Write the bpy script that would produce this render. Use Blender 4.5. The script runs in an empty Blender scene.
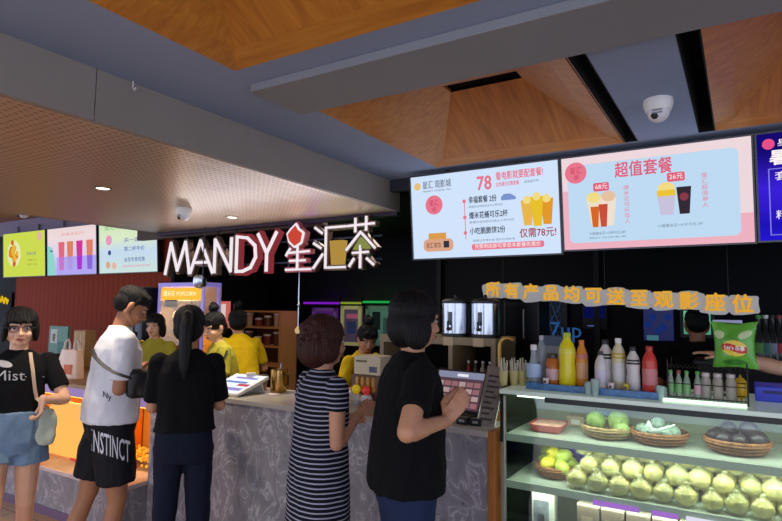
import bpy, bmesh, math, random
from mathutils import Vector, Matrix, noise
from mathutils.bvhtree import BVHTree
random.seed(11)
PI = math.pi
SC = bpy.context.scene
COL = SC.collection
V = Vector
R = math.radians
# ------------------------------------------------------------------ camera
CAMH = 1.58
FPX = 575.0
yc = V((742-391, -(314-260.5), -FPX)).normalized()
xm = V((-557-391, -(298-260.5), -FPX)).normalized()
xc = -xm; xc = (xc - yc*xc.dot(yc)).normalized()
zc = xc.cross(yc)
RM = Matrix((xc, yc, zc))
CO = V((0, 0, CAMH))
cam = bpy.data.cameras.new('camera'); camo = bpy.data.objects.new('camera', cam); COL.objects.link(camo)
cam.sensor_width = 36; cam.lens = FPX/782*36; cam.clip_start = .05
m4 = RM.to_4x4(); m4.translation = CO; camo.matrix_world = m4
SC.camera = camo
def ray(x, y): return (RM @ V((x-391, -(y-260.5), -FPX))).normalized()
def at(x, y, Y): r = ray(x, y); return CO + r*(Y/r.y)
def atz(x, y, Z): r = ray(x, y); return CO + r*((Z-CAMH)/r.z)
# ------------------------------------------------------------------ materials
def lin(c):
    if isinstance(c, str):
        c = c.lstrip('#'); c = [int(c[i:i+2], 16) for i in (0, 2, 4)]
    return tuple(((v/255)/12.92 if v/255 <= .04045 else ((v/255+.055)/1.055)**2.4) for v in c)
MC = {}
def mat(name, col, rough=.5, metal=0, var=0, vs=6, bump=0, bs=60, spec=.5, emit=None, es=0, stretch=None, alpha=1, coat=0, sheen=0):
    if name in MC: return MC[name]
    m = bpy.data.materials.new(name); m.use_nodes = True; nt = m.node_tree; b = nt.nodes['Principled BSDF']
    c = lin(col)
    b.inputs['Base Color'].default_value = (*c, 1); b.inputs['Roughness'].default_value = rough
    b.inputs['Metallic'].default_value = metal; b.inputs['Specular IOR Level'].default_value = spec
    b.inputs['Coat Weight'].default_value = coat; b.inputs['Sheen Weight'].default_value = sheen
    if emit: b.inputs['Emission Color'].default_value = (*lin(emit), 1); b.inputs['Emission Strength'].default_value = es
    if alpha < 1: b.inputs['Alpha'].default_value = alpha
    if var or bump:
        tc = nt.nodes.new('ShaderNodeTexCoord'); mp = nt.nodes.new('ShaderNodeMapping')
        nt.links.new(tc.outputs['Object'], mp.inputs[0])
        if stretch: mp.inputs['Scale'].default_value = stretch
    if var:
        n = nt.nodes.new('ShaderNodeTexNoise'); n.inputs['Scale'].default_value = vs; n.inputs['Detail'].default_value = 5
        nt.links.new(mp.outputs[0], n.inputs['Vector'])
        r = nt.nodes.new('ShaderNodeValToRGB'); r.color_ramp.elements[0].position = .3; r.color_ramp.elements[1].position = .7
        r.color_ramp.elements[0].color = (*[v*(1-var) for v in c], 1); r.color_ramp.elements[1].color = (*[min(1, v*(1+var)) for v in c], 1)
        nt.links.new(n.outputs['Fac'], r.inputs[0]); nt.links.new(r.outputs[0], b.inputs['Base Color'])
    if bump:
        n = nt.nodes.new('ShaderNodeTexNoise'); n.inputs['Scale'].default_value = bs; n.inputs['Detail'].default_value = 3
        nt.links.new(mp.outputs[0], n.inputs['Vector'])
        bp = nt.nodes.new('ShaderNodeBump'); bp.inputs['Strength'].default_value = bump; bp.inputs['Distance'].default_value = .01
        nt.links.new(n.outputs['Fac'], bp.inputs['Height']); nt.links.new(bp.outputs[0], b.inputs['Normal'])
    MC[name] = m
    return m
def glow(name, col, s=1.0):
    if name in MC: return MC[name]
    m = bpy.data.materials.new(name); m.use_nodes = True; nt = m.node_tree; nt.nodes.clear()
    e = nt.nodes.new('ShaderNodeEmission'); o = nt.nodes.new('ShaderNodeOutputMaterial')
    e.inputs[0].default_value = (*lin(col), 1); e.inputs[1].default_value = s*.86
    nt.links.new(e.outputs[0], o.inputs[0]); MC[name] = m
    return m
def glow_ramp(name, stops, axis=0, s=1.0, nscale=0, namp=0):
    """a screen picture whose background runs through several colours along one generated axis"""
    m = glow(name, '#ffffff', s); nt = m.node_tree; e = [n for n in nt.nodes if n.type == 'EMISSION'][0]
    tc = nt.nodes.new('ShaderNodeTexCoord'); sp = nt.nodes.new('ShaderNodeSeparateXYZ'); r = nt.nodes.new('ShaderNodeValToRGB')
    nt.links.new(tc.outputs['Generated'], sp.inputs[0])
    src = sp.outputs[axis]
    if namp:
        n = nt.nodes.new('ShaderNodeTexNoise'); n.inputs['Scale'].default_value = nscale
        nt.links.new(tc.outputs['Generated'], n.inputs['Vector'])
        a = nt.nodes.new('ShaderNodeMath'); a.operation = 'MULTIPLY_ADD'; a.inputs[1].default_value = namp
        nt.links.new(n.outputs['Fac'], a.inputs[0]); nt.links.new(src, a.inputs[2]); src = a.outputs[0]
    nt.links.new(src, r.inputs[0])
    els = r.color_ramp.elements
    while len(els) < len(stops): els.new(.5)
    for el, (p, c) in zip(els, stops): el.position = p; el.color = (*lin(c), 1)
    nt.links.new(r.outputs[0], e.inputs[0])
    return m
def glass(name, tint='#f4fbf8', refl=.08, rough=.02):
    if name in MC: return MC[name]
    m = bpy.data.materials.new(name); m.use_nodes = True; nt = m.node_tree; nt.nodes.clear()
    t = nt.nodes.new('ShaderNodeBsdfTransparent'); g = nt.nodes.new('ShaderNodeBsdfGlossy'); x = nt.nodes.new('ShaderNodeMixShader'); o = nt.nodes.new('ShaderNodeOutputMaterial')
    f = nt.nodes.new('ShaderNodeFresnel'); f.inputs[0].default_value = 1.45
    a = nt.nodes.new('ShaderNodeMath'); a.operation = 'ADD'; a.inputs[1].default_value = refl-.04; a.use_clamp = True
    t.inputs[0].default_value = (*lin(tint), 1); g.inputs['Roughness'].default_value = rough; g.inputs[0].default_value = (.9, .9, .9, 1)
    nt.links.new(f.outputs[0], a.inputs[0]); nt.links.new(a.outputs[0], x.inputs[0])
    nt.links.new(t.outputs[0], x.inputs[1]); nt.links.new(g.outputs[0], x.inputs[2]); nt.links.new(x.outputs[0], o.inputs[0])
    MC[name] = m
    return m
def ramp_mat(name, build, **k):
    m = mat(name, '#808080', **k); nt = m.node_tree; build(nt, nt.nodes['Principled BSDF']); return m
# ------------------------------------------------------------------ mesh builder
class B:
    def __init__(s): s.bm = bmesh.new()
    def quadring(s, rings, close=True, cap0=True, cap1=True):
        vs = [[s.bm.verts.new(p) for p in r] for r in rings]
        n = len(rings[0])
        for a, b in zip(vs, vs[1:]):
            for i in range(n if close else n-1):
                j = (i+1) % n
                s.bm.faces.new((a[i], a[j], b[j], b[i]))
        if cap0: s.bm.faces.new(list(reversed(vs[0])))
        if cap1: s.bm.faces.new(vs[-1])
        return s
    def box(s, x0, y0, z0, x1, y1, z1, bev=0, M=None):
        before = len(s.bm.verts)
        r = bmesh.ops.create_cube(s.bm, size=1)
        vs = r['verts']
        for v in vs: v.co = V((x0+(v.co.x+.5)*(x1-x0), y0+(v.co.y+.5)*(y1-y0), z0+(v.co.z+.5)*(z1-z0)))
        if bev:
            es = list({e for v in vs for e in v.link_edges})
            r2 = bmesh.ops.bevel(s.bm, geom=es, offset=bev, segments=2, affect='EDGES', profile=.6)
            vs = list({v for f in r2['faces'] for v in f.verts} | {v for v in vs if v.is_valid})
        if M is not None:
            for v in vs: v.co = M @ v.co
        return s
    def tube(s, pts, r, n=10, closed=False, ry=None):
        pts = [V(p) for p in pts]; rs = r if isinstance(r, (list, tuple)) else [r]*len(pts)
        rings = []; up = None
        for i, p in enumerate(pts):
            if closed: t = (pts[(i+1) % len(pts)]-pts[i-1])
            else: t = (pts[min(i+1, len(pts)-1)]-pts[max(i-1, 0)])
            t.normalize()
            if up is None: up = V((0, 0, 1)) if abs(t.z) < .9 else V((0, 1, 0))
            a = t.cross(up).normalized(); b = a.cross(t).normalized(); up = b
            rings.append([p + (a*math.cos(2*PI*k/n) + b*math.sin(2*PI*k/n)*(ry or 1))*rs[i] for k in range(n)])
        if closed: rings.append(rings[0]); return s.quadring(rings, cap0=False, cap1=False)
        return s.quadring(rings)
    def cap(s, p0, p1, r0, r1, n=14, k=5):
        """a limb section: tapered, round at both ends"""
        p0, p1 = V(p0), V(p1); d = (p1-p0).normalized()
        pts = []; rs = []
        for i in range(k): a = PI/2*i/k; pts.append(p0-d*r0*math.cos(a)); rs.append(max(1e-4, r0*math.sin(a)))
        pts += [p0, p1]; rs += [r0, r1]
        for i in range(k): a = PI/2*(i+1)/k; pts.append(p1+d*r1*math.sin(a)); rs.append(max(1e-4, r1*math.cos(a)))
        return s.tube(pts, rs, n)
    def ell(s, c, r, M=None, n=20, k=12):
        c = V(c); r = (r, r, r) if not isinstance(r, (tuple, list)) else r
        rings = []
        for i in range(k+1):
            a = -PI/2 + PI*i/k; cr = max(1e-4, math.cos(a))
            ring = []
            for j in range(n):
                t = 2*PI*j/n; p = V((r[0]*cr*math.cos(t), r[1]*cr*math.sin(t), r[2]*math.sin(a)))
                ring.append(c + (M @ p if M is not None else p))
            rings.append(ring)
        return s.quadring(rings)
    def lathe(s, prof, n=24, c=(0, 0, 0), cap=True, sx=1, sy=1):
        c = V(c)
        return s.quadring([[c+V((r*math.cos(2*PI*j/n)*sx, r*math.sin(2*PI*j/n)*sy, z)) for j in range(n)] for r, z in prof], cap0=cap, cap1=cap)
    def rings(s, rr, n=32, f=None, cap=True, p=2.4):
        """rr: (z, cx, cy, rx, ry) superellipse sections"""
        out = []
        for z, cx, cy, rx, ry in rr:
            ring = []
            for j in range(n):
                t = 2*PI*j/n; ct, st = math.cos(t), math.sin(t)
                q = V((cx+rx*abs(ct)**(2/p)*(1 if ct >= 0 else -1), cy+ry*abs(st)**(2/p)*(1 if st >= 0 else -1), z))
                ring.append(f(q) if f else q)
            out.append(ring)
        return s.quadring(out, cap0=cap, cap1=cap)
    def prism(s, poly, y0, y1, M=None):
        """poly in x,z extruded along y"""
        a = [V((x, y0, z)) for x, z in poly]; b = [V((x, y1, z)) for x, z in poly]
        if M is not None: a = [M @ p for p in a]; b = [M @ p for p in b]
        return s.quadring([a, b])
    def stroke(s, pts, w, y0, y1):
        """letter stroke in the x,z plane"""
        for (ax, az), (bx, bz) in zip(pts, pts[1:]):
            d = V((bx-ax, bz-az)); L = d.length; d /= L; nx, nz = -d.y*w/2, d.x*w/2; ex, ez = d.x*w*.35, d.y*w*.35
            s.prism([(ax-ex+nx, az-ez+nz), (ax-ex-nx, az-ez-nz), (bx+ex-nx, bz+ez-nz), (bx+ex+nx, bz+ez+nz)], y0, y1)
        return s
    def disc(s, x, z, rx, rz, y0, y1, n=24):
        return s.prism([(x+rx*math.cos(2*PI*k/n), z+rz*math.sin(2*PI*k/n)) for k in range(n)], y0, y1)
    def mesh(s, name='m'):
        bmesh.ops.recalc_face_normals(s.bm, faces=s.bm.faces)
        me = bpy.data.meshes.new(name); s.bm.to_mesh(me); s.bm.free(); return me
    def ob(s, name, m, parent=None, smooth=True, loc=None, **k):
        return mkob(name, s.mesh(name), m, parent, smooth, loc, **k)
def mkob(name, me, m, parent=None, smooth=True, loc=None, label=None):
    if smooth:
        me.shade_smooth() if hasattr(me, 'shade_smooth') else None
        me.set_sharp_from_angle(angle=R(38))
    o = bpy.data.objects.new(name, me); COL.objects.link(o)
    me.materials.clear(); me.materials.append(m)
    if parent: o.parent = parent
    if loc is not None: o.location = loc
    if label: o['label'] = label
    return o
def thing(name, label, cat, loc=(0, 0, 0), rz=0, group=None, rx=0):
    o = bpy.data.objects.new(name, None); COL.objects.link(o); o.location = loc; o.rotation_euler = (rx, 0, rz)
    o.empty_display_size = .05
    o['label'] = label; o['category'] = cat
    if group: o['group'] = group
    return o
def tag(o, label, cat, group=None, kind=None):
    o['label'] = label; o['category'] = cat
    if group: o['group'] = group
    if kind: o['kind'] = kind
    return o
def struct(o, label=None):
    o['kind'] = 'structure'
    if label: o['label'] = label
    return o
def dup(root, loc, rz=None, label=None, scale=None):
    r = root.copy(); COL.objects.link(r); r.location = loc
    if rz is not None: r.rotation_euler = (root.rotation_euler[0], root.rotation_euler[1], rz)
    if label: r['label'] = label
    if scale: r.scale = (scale,)*3 if not isinstance(scale, tuple) else scale
    for ch in root.children:
        c = ch.copy(); COL.objects.link(c); c.parent = r
        for g in ch.children:
            d = g.copy(); COL.objects.link(d); d.parent = c
    return r
def evalmesh(o):
    dg = bpy.context.evaluated_depsgraph_get(); dg.update()
    return bpy.data.meshes.new_from_object(o.evaluated_get(dg))
def remesh(me, vox, smooth=2, fac=.5):
    o = bpy.data.objects.new('t', me); COL.objects.link(o)
    md = o.modifiers.new('r', 'REMESH'); md.mode = 'VOXEL'; md.voxel_size = vox
    if smooth: sm = o.modifiers.new('s', 'SMOOTH'); sm.iterations = smooth; sm.factor = fac
    r = evalmesh(o); bpy.data.objects.remove(o); return r
def text_mesh(body, size, ext=.0005, align='LEFT', offset=0, space=1.0, res=2):
    cu = bpy.data.curves.new('t', 'FONT'); cu.body = body; cu.size = size; cu.extrude = ext; cu.offset = offset
    cu.align_x = align; cu.align_y = 'CENTER'; cu.resolution_u = res; cu.space_character = space; cu.fill_mode = 'BOTH'
    o = bpy.data.objects.new('t', cu); COL.objects.link(o)
    me = evalmesh(o); bpy.data.objects.remove(o)
    for v in me.vertices: v.co = V((v.co.x, -v.co.z, v.co.y))      # stand it up: x,z plane facing -y
    return me
def text(name, body, size, m, parent, loc, ext=.0005, align='LEFT', offset=0, width=None, space=1.0, label=None, bold=0):
    me = text_mesh(body, size, ext, align, 0, space)
    if bold:
        b = B(); 
        for dx_, dz_ in ((-1, 0), (1, 0), (0, -1), (0, 1)):
            m2 = me.copy(); m2.transform(Matrix.Translation((dx_*bold, 0, dz_*bold))); b.bm.from_mesh(m2)
        me = bpy.data.meshes.new('t'); b.bm.to_mesh(me); b.bm.free()
    if width and len(me.vertices):
        xs = [v.co.x for v in me.vertices]; w = max(xs)-min(xs); k = width/w
        for v in me.vertices: v.co.x *= k
    return mkob(name, me, m, parent, False, loc, label=label)
# ------------------------------------------------------------------ shared materials
GREY = mat('ceiling_grey', '#8fa0c0', .85, var=.05, vs=1.5)
GREYW = mat('ceiling_warm_grey', '#888a90', .8, var=.05, vs=1.5)
DARK = mat('near_black_paint', '#08080b', .7, spec=.15)
DARKG = mat('dark_gloss_panel', '#050508', .35, spec=.2)
BLACKP = mat('black_plastic', '#131316', .45)
STEEL = mat('brushed_steel', '#b9bcc4', .22, metal=1, var=.08, vs=3, stretch=(40, 40, .5))
ALU = mat('aluminium_trim', '#a9a59a', .4, metal=.7)
WHITEP = mat('white_plastic', '#e6e4de', .4)
BEIGEP = mat('beige_plastic', '#cdbf9f', .5)
SKIN = mat('skin', '#c08a6a', .55, var=.05, vs=12, bump=.05, bs=90)
SKINL = mat('pale_skin', '#d9a888', .55, var=.05, vs=12, bump=.05, bs=90)
SKIND = mat('tanned_skin', '#a06c4c', .55, var=.05, vs=12, bump=.05, bs=90)
HAIR = mat('black_hair', '#070607', .5, spec=.25, var=.3, vs=8, bump=.5, bs=40, stretch=(14, 14, 1))
HAIRB = mat('dark_brown_hair', '#3a1c15', .55, spec=.25, var=.4, vs=8, bump=.5, bs=40, stretch=(14, 14, 1))
GLS = glass('clear_glass')
def wood_mat(name, c1, c2, c3, axis=(1, 6, 1), rough=.45):
    def f(nt, b):
        tc = nt.nodes.new('ShaderNodeTexCoord'); mp = nt.nodes.new('ShaderNodeMapping'); mp.inputs['Scale'].default_value = axis
        w = nt.nodes.new('ShaderNodeTexNoise'); w.inputs['Scale'].default_value = 3; w.inputs['Detail'].default_value = 8; w.inputs['Distortion'].default_value = .6
        r = nt.nodes.new('ShaderNodeValToRGB'); r.color_ramp.elements.new(.5)
        for e, (p, c) in zip(r.color_ramp.elements, ((.3, c1), (.5, c2), (.7, c3))): e.position = p; e.color = (*lin(c), 1)
        nt.links.new(tc.outputs['Object'], mp.inputs[0]); nt.links.new(mp.outputs[0], w.inputs['Vector']); nt.links.new(w.outputs['Fac'], r.inputs[0])
        nt.links.new(r.outputs[0], b.inputs['Base Color'])
    return ramp_mat(name, f, rough=rough)
WOODX = wood_mat('oak_veneer_grain_across', '#ae6a22', '#bf7a2a', '#cb8834', (1.2, 12, 12))
WOODY = wood_mat('oak_veneer_grain_along', '#a2601e', '#b87226', '#c68230', (12, 1.2, 1.2))
WOODC = wood_mat('counter_wood', '#8a6136', '#a57a48', '#b58a58', (2, 14, 14))
def marble(nt, b):
    tc = nt.nodes.new('ShaderNodeTexCoord')
    mp = nt.nodes.new('ShaderNodeMapping'); mp.inputs['Scale'].default_value = (2.6, 2.6, 1.7); mp.inputs['Rotation'].default_value = (0, .5, .3)
    n = nt.nodes.new('ShaderNodeTexNoise'); n.inputs['Scale'].default_value = 3.2; n.inputs['Detail'].default_value = 6; n.inputs['Distortion'].default_value = 1.1
    r = nt.nodes.new('ShaderNodeValToRGB')
    e = r.color_ramp.elements; e.new(.5); e.new(.52); e.new(.6)
    for el, (p, c) in zip(e, ((.3, '#7a767e'), (.47, '#8a868e'), (.497, '#b4b0b6'), (.52, '#88848c'), (.72, '#716d76'))): el.position = p; el.color = (*lin(c), 1)
    n2 = nt.nodes.new('ShaderNodeTexNoise'); n2.inputs['Scale'].default_value = 9; n2.inputs['Detail'].default_value = 5; n2.inputs['Distortion'].default_value = 3
    r2 = nt.nodes.new('ShaderNodeValToRGB'); e = r2.color_ramp.elements; e.new(.5)
    for el, (p, c) in zip(e, ((.30, (.35,)*3), (.36, (1,)*3), (.6, (1,)*3))): el.position = p; el.color = (*c, 1)
    mx = nt.nodes.new('ShaderNodeMix'); mx.data_type = 'RGBA'; mx.blend_type = 'MULTIPLY'; mx.inputs['Factor'].default_value = .8
    L = nt.links.new
    L(tc.outputs['Object'], mp.inputs[0]); L(mp.outputs[0], n.inputs['Vector']); L(mp.outputs[0], n2.inputs['Vector'])
    L(n.outputs['Fac'], r.inputs[0]); L(n2.outputs['Fac'], r2.inputs[0]); L(r.outputs[0], mx.inputs['A']); L(r2.outputs[0], mx.inputs['B'])
    L(mx.outputs['Result'], b.inputs['Base Color'])
MARBLE = ramp_mat('grey_veined_marble', marble, rough=.28)
def soff(nt, b):
    tc = nt.nodes.new('ShaderNodeTexCoord'); mp = nt.nodes.new('ShaderNodeMapping'); mp.inputs['Scale'].default_value = (28, 28, 28)
    v = nt.nodes.new('ShaderNodeTexVoronoi'); v.inputs['Randomness'].default_value = 0; v.inputs['Scale'].default_value = 1
    r = nt.nodes.new('ShaderNodeValToRGB'); r.color_ramp.elements[0].position = .26; r.color_ramp.elements[1].position = .34
    r.color_ramp.elements[0].color = (*lin('#86705a'), 1); r.color_ramp.elements[1].color = (*lin('#c0a890'), 1)
    L = nt.links.new
    L(tc.outputs['Object'], mp.inputs[0]); L(mp.outputs[0], v.inputs['Vector']); L(v.outputs['Distance'], r.inputs[0]); L(r.outputs[0], b.inputs['Base Color'])
    n = nt.nodes.new('ShaderNodeTexNoise'); n.inputs['Scale'].default_value = 2.0; mp2 = nt.nodes.new('ShaderNodeMapping'); mp2.inputs['Scale'].default_value = (6, .6, 1)
    bp = nt.nodes.new('ShaderNodeBump'); bp.inputs['Strength'].default_value = .25; bp.inputs['Distance'].default_value = .02
    L(tc.outputs['Object'], mp2.inputs[0]); L(mp2.outputs[0], n.inputs['Vector']); L(n.outputs['Fac'], bp.inputs['Height']); L(bp.outputs[0], b.inputs['Normal'])
SOFF = ramp_mat('perforated_metal_panel', soff, rough=.33, metal=.35)
def slats(nt, b):
    tc = nt.nodes.new('ShaderNodeTexCoord'); w = nt.nodes.new('ShaderNodeTexWave'); w.inputs['Scale'].default_value = 3.2; w.bands_direction = 'X'; w.wave_profile = 'SAW'
    r = nt.nodes.new('ShaderNodeValToRGB'); e = r.color_ramp.elements
    e[0].color = (*lin('#50180c'), 1); e[1].position = .16; e[1].color = (*lin('#90361a'), 1)
    nt.links.new(tc.outputs['Object'], w.inputs['Vector']); nt.links.new(w.outputs['Fac'], r.inputs[0]); nt.links.new(r.outputs[0], b.inputs['Base Color'])
SLAT = ramp_mat('red_brown_slats', slats, rough=.7, spec=.1)
def tiles(nt, b):
    tc = nt.nodes.new('ShaderNodeTexCoord'); w = nt.nodes.new('ShaderNodeTexBrick'); w.offset = 0; w.inputs['Scale'].default_value = 1.25; w.inputs['Mortar Size'].default_value = .006
    w.inputs['Brick Width'].default_value = 1; w.inputs['Row Height'].default_value = 1
    w.inputs['Color1'].default_value = (*lin('#b08a5c'), 1); w.inputs['Color2'].default_value = (*lin('#a88256'), 1); w.inputs['Mortar'].default_value = (*lin('#6a5240'), 1)
    nt.links.new(tc.outputs['Object'], w.inputs['Vector']); nt.links.new(w.outputs['Color'], b.inputs['Base Color'])
TILE = ramp_mat('tan_floor_tiles', tiles, rough=.25)
# ------------------------------------------------------------------ the room
ZC = 2.48; ZS = 2.28; XF = -2.07
struct(B().box(-12, -4, -.1, 4, 8, 0).ob('floor', TILE, smooth=False))
# coffers: (x0, x1, y0, y1)
COF = [(-1.62, -.53, .45, 1.5), (-1.62, -.50, 1.96, 3.20), (-.085, 1.05, 1.96, 3.20), (-.085, 1.05, .45, 1.5)]
HOLES = COF + [(-.50, -.44, 1.96, 3.20), (-.155, -.085, 1.96, 3.20), (-.53, -.44, .45, 1.53), (-.155, -.085, .45, 1.5)]
xs = sorted({-2.07, 4.0} | {a for h in HOLES for a in h[:2]}); ys = sorted({-3.5, 3.36} | {a for h in HOLES for a in h[2:]})
c = B()
for xa, xb in zip(xs, xs[1:]):
    for ya, yb in zip(ys, ys[1:]):
        mx, my = (xa+xb)/2, (ya+yb)/2
        if any(h[0] < mx < h[1] and h[2] < my < h[3] for h in HOLES): continue
        c.box(xa, ya, ZC, xb, yb, ZC+.03)
struct(c.ob('ceiling', GREY, smooth=False))
SLOTM = mat('slot_black', '#050608', .9)
c = B()
for h in HOLES[4:]:
    c.box(h[0]-.001, h[2], ZC+.30, h[1]+.001, h[3], ZC+.31)
    c.box(h[0]-.008, h[2]-.005, ZC+.001, h[1]+.004, h[2]+.002, ZC+.3); c.box(h[0]-.008, h[3]-.002, ZC+.001, h[1]+.004, h[3]+.005, ZC+.3)
    c.box(h[0]-.008, h[2], ZC+.001, h[0]+.002, h[3], ZC+.3); c.box(h[1]-.002, h[2], ZC, h[1]+.004, h[3], ZC+.3)
c.box(-5, -3.5, 3.0, 4, 5.6, 3.03)  # unseen roof added over everything to block leaking world light
struct(c.ob('ceiling_slot_and_light_block', SLOTM, smooth=False))
for i, (x0, x1, y0, y1) in enumerate(COF):
    t = thing('ceiling_coffer', ('oak-veneered pyramid ceiling recess nearest the camera, above the grey beam',
        'oak-veneered pyramid ceiling recess above the pale menu screens, left of the dome camera',
        'oak-veneered pyramid ceiling recess at the top right corner', 'oak-veneered pyramid ceiling recess behind the top right one')[i], 'ceiling recess', (0, 0, ZC), 0, 'oak ceiling recesses')
    w = .09; zr = .03
    # sloping rim
    o_ = [(x0, y0), (x1, y0), (x1, y1), (x0, y1)]; n_ = [(x0+w, y0+w), (x1-w, y0+w), (x1-w, y1-w), (x0+w, y1-w)]
    b1 = B()
    for k in range(4):
        a, b_ = o_[k], o_[(k+1) % 4]; c_, d_ = n_[(k+1) % 4], n_[k]
        p = [V((*a, 0)), V((*b_, 0)), V((*c_, zr)), V((*d_, zr))]
        b1.quadring([p, [q+V((0, 0, .015)) for q in p]])
    b1.ob('rim', WOODX, t, False)
    # pyramid up to a ridge slot
    cx, cy = (x0+x1)/2, (y0+y1)/2; hx, hy = .19, .045; za = .225
    top = [(cx-hx, cy-hy), (cx+hx, cy-hy), (cx+hx, cy+hy), (cx-hx, cy+hy)]
    for k in range(4):
        a, b_ = n_[k], n_[(k+1) % 4]; c_, d_ = top[(k+1) % 4], top[k]
        p = [V((*a, zr)), V((*b_, zr)), V((*c_, za)), V((*d_, za))]
        B().quadring([p, [q+V((0, 0, .015)) for q in p]]).ob('sloping_panel', WOODY if k % 2 == 0 else WOODX, t, False)
    B().box(cx-hx, cy-hy, za+.06, cx+hx, cy+hy, za+.07).ob('air_slot', SLOTM, t, False)
    b1 = B(); b1.box(cx-hx, cy-hy-.01, za, cx+hx, cy-hy, za+.06); b1.box(cx-hx, cy+hy, za, cx+hx, cy+hy+.01, za+.06); b1.ob('slot_lip', SLOTM, t, False)
struct(B().box(-1.66, 1.62, ZC-.035, 4, 1.93, ZC-.001, bev=.004).ob('ceiling_beam', GREYW, smooth=False))
YS = 3.5
struct(B().box(-4.72, -3.5, ZS, XF, YS, ZS+.03).ob('ceiling_soffit', SOFF, smooth=False), 'perforated bronze metal soffit')
FASC = mat('fascia_taupe', '#8f867d', .6, var=.04)
for ya, yb in ((-3.5, 1.22), (1.224, YS)):
    struct(B().box(XF-.03, ya, ZS-.003, XF+.006, yb, ZC-.001).ob('ceiling_fascia', FASC, smooth=False))
struct(B().box(-4.75, -3.5, ZS-.002, -4.72, YS, 2.74).ob('ceiling_fascia', FASC, smooth=False))
struct(B().box(-4.72, YS-.03, ZS-.03, XF, YS+.03, ZS+.0, bev=.003).ob('ceiling_rail', mat('dark_plum_metal', '#2c2030', .5, metal=.5), smooth=False))
struct(B().box(-12, -3.5, 2.74, -4.75, 4.1, 2.78).ob('ceiling_left', mat('orange_panel', '#8a4a1c', .5), smooth=False))
struct(B().box(-12, 4.02, 2.54, -5.05, 4.1, 2.74).ob('trim_1', mat('plum_grey_paint', '#7a6f86', .7), smooth=False))
struct(B().box(-10.2+1.72, 4.06, 0, -5.25, 4.1, 2.54).ob('wall_left', SLAT, smooth=False))
struct(B().box(-12, 4.07, 0, -8.48, 4.11, 2.54).ob('wall_far_left', DARK, smooth=False))
struct(B().box(-5.25, 4.06, 0, -5.2, 5.6, 2.6).ob('wall_return', DARK, smooth=False))
BACKW = mat('dark_navy_wall', '#050509', .5, spec=.1)
struct(B().box(-5.3, 5.5, 0, 4, 5.6, 3).ob('wall_back', BACKW, smooth=False))
struct(B().box(3.9, 2.4, 0, 4, 5.6, 3).ob('wall_right', BACKW, smooth=False))
struct(B().box(-5.25, 3.53, 2.40, 4, 5.6, 2.44).ob('ceiling_back', DARK, smooth=False))
struct(B().box(XF, 3.36, 2.40, 4, 3.42, ZC+.02).ob('ceiling_bulkhead', mat('dark_slate', '#30333c', .7), smooth=False))
# a run of dark mullions on the back wall
for X in (-2.75, -1.15, .55, 2.1):
    struct(B().box(X, 5.44, 0, X+.05, 5.5, 2.4).ob('wall_mullion', mat('mullion', '#0c0c10', .5, spec=.2), smooth=False))
for xa in (-5.15, -3.95):
    struct(B().box(xa, 3.56, 2.24, xa+1.15, 3.62, 2.39).ob('ceiling_batten', mat('brown_board', '#4a3420', .6), smooth=False))

# ------------------------------------------------------------------ ceiling fixtures
def dome(label, p, r=.05):
    t = thing('security_camera', label, 'camera', p)
    B().lathe([(r*1.05, 0), (r*1.08, -.02), (r*.95, -.045), (r*.9, -.05)]).ob('base', WHITEP, t)
    B().ell((0, 0, -.05), (r*.84, r*.84, r*.84)).ob('dome', mat('white_dome', '#dcdce0', .2), t)
    B().ell((-.2*r, -r*.55, -.05-r*.45), r*.28).ob('lens', BLACKP, t)
    b = B()
    for k in range(2): b.cap((-.3*r, -r*.8, -.05-r*(.1+.2*k)), (.3*r, -r*.8, -.05-r*(.1+.2*k)), .004, .004, 8)
    b.ob('vent', mat('grey_plastic', '#8a8a90', .5), t)
    return t
dome('white dome camera on the grey ceiling above the right pale menu screen', atz(658, 100, ZC), .055)
dome('white dome camera under the bronze soffit above the lit sign', atz(184, 208, ZS), .05)
dome('white dome camera hanging at the left above the yellow-green menu screen', (-7.35, 3.55, 2.74), .08)
def downlight(label, p, s=1.0):
    t = thing('downlight', label, 'light', p, 0, 'recessed downlights in the soffit')
    B().lathe([(.05, -.0005), (.055, -.006), (.042, -.007), (.036, -.002)], cap=False).ob('trim_ring', ALU, t)
    B().lathe([(.036, -.003), (.0, -.0031)]).ob('lamp', glow('downlight_glow', '#fff0d8', 6), t)
for q, l in (((103, 188), 'recessed downlight left of the seam, under the soffit'), ((232, 217), 'recessed downlight above the letters of the lit sign')):
    downlight(l, atz(*q, ZS))
# small hook on the fascia, flood of the ceiling
t = B().tube([(0, 0, 0), (0, 0, -.03), (.01, 0, -.04), (.02, 0, -.03)], .003).ob('ceiling_hook', WHITEP, None, loc=(atz(127, 83, ZC)+V((.04, 0, 0))))
tag(t, 'tiny white hook in the grey ceiling beside the taupe fascia', 'hook')

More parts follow.
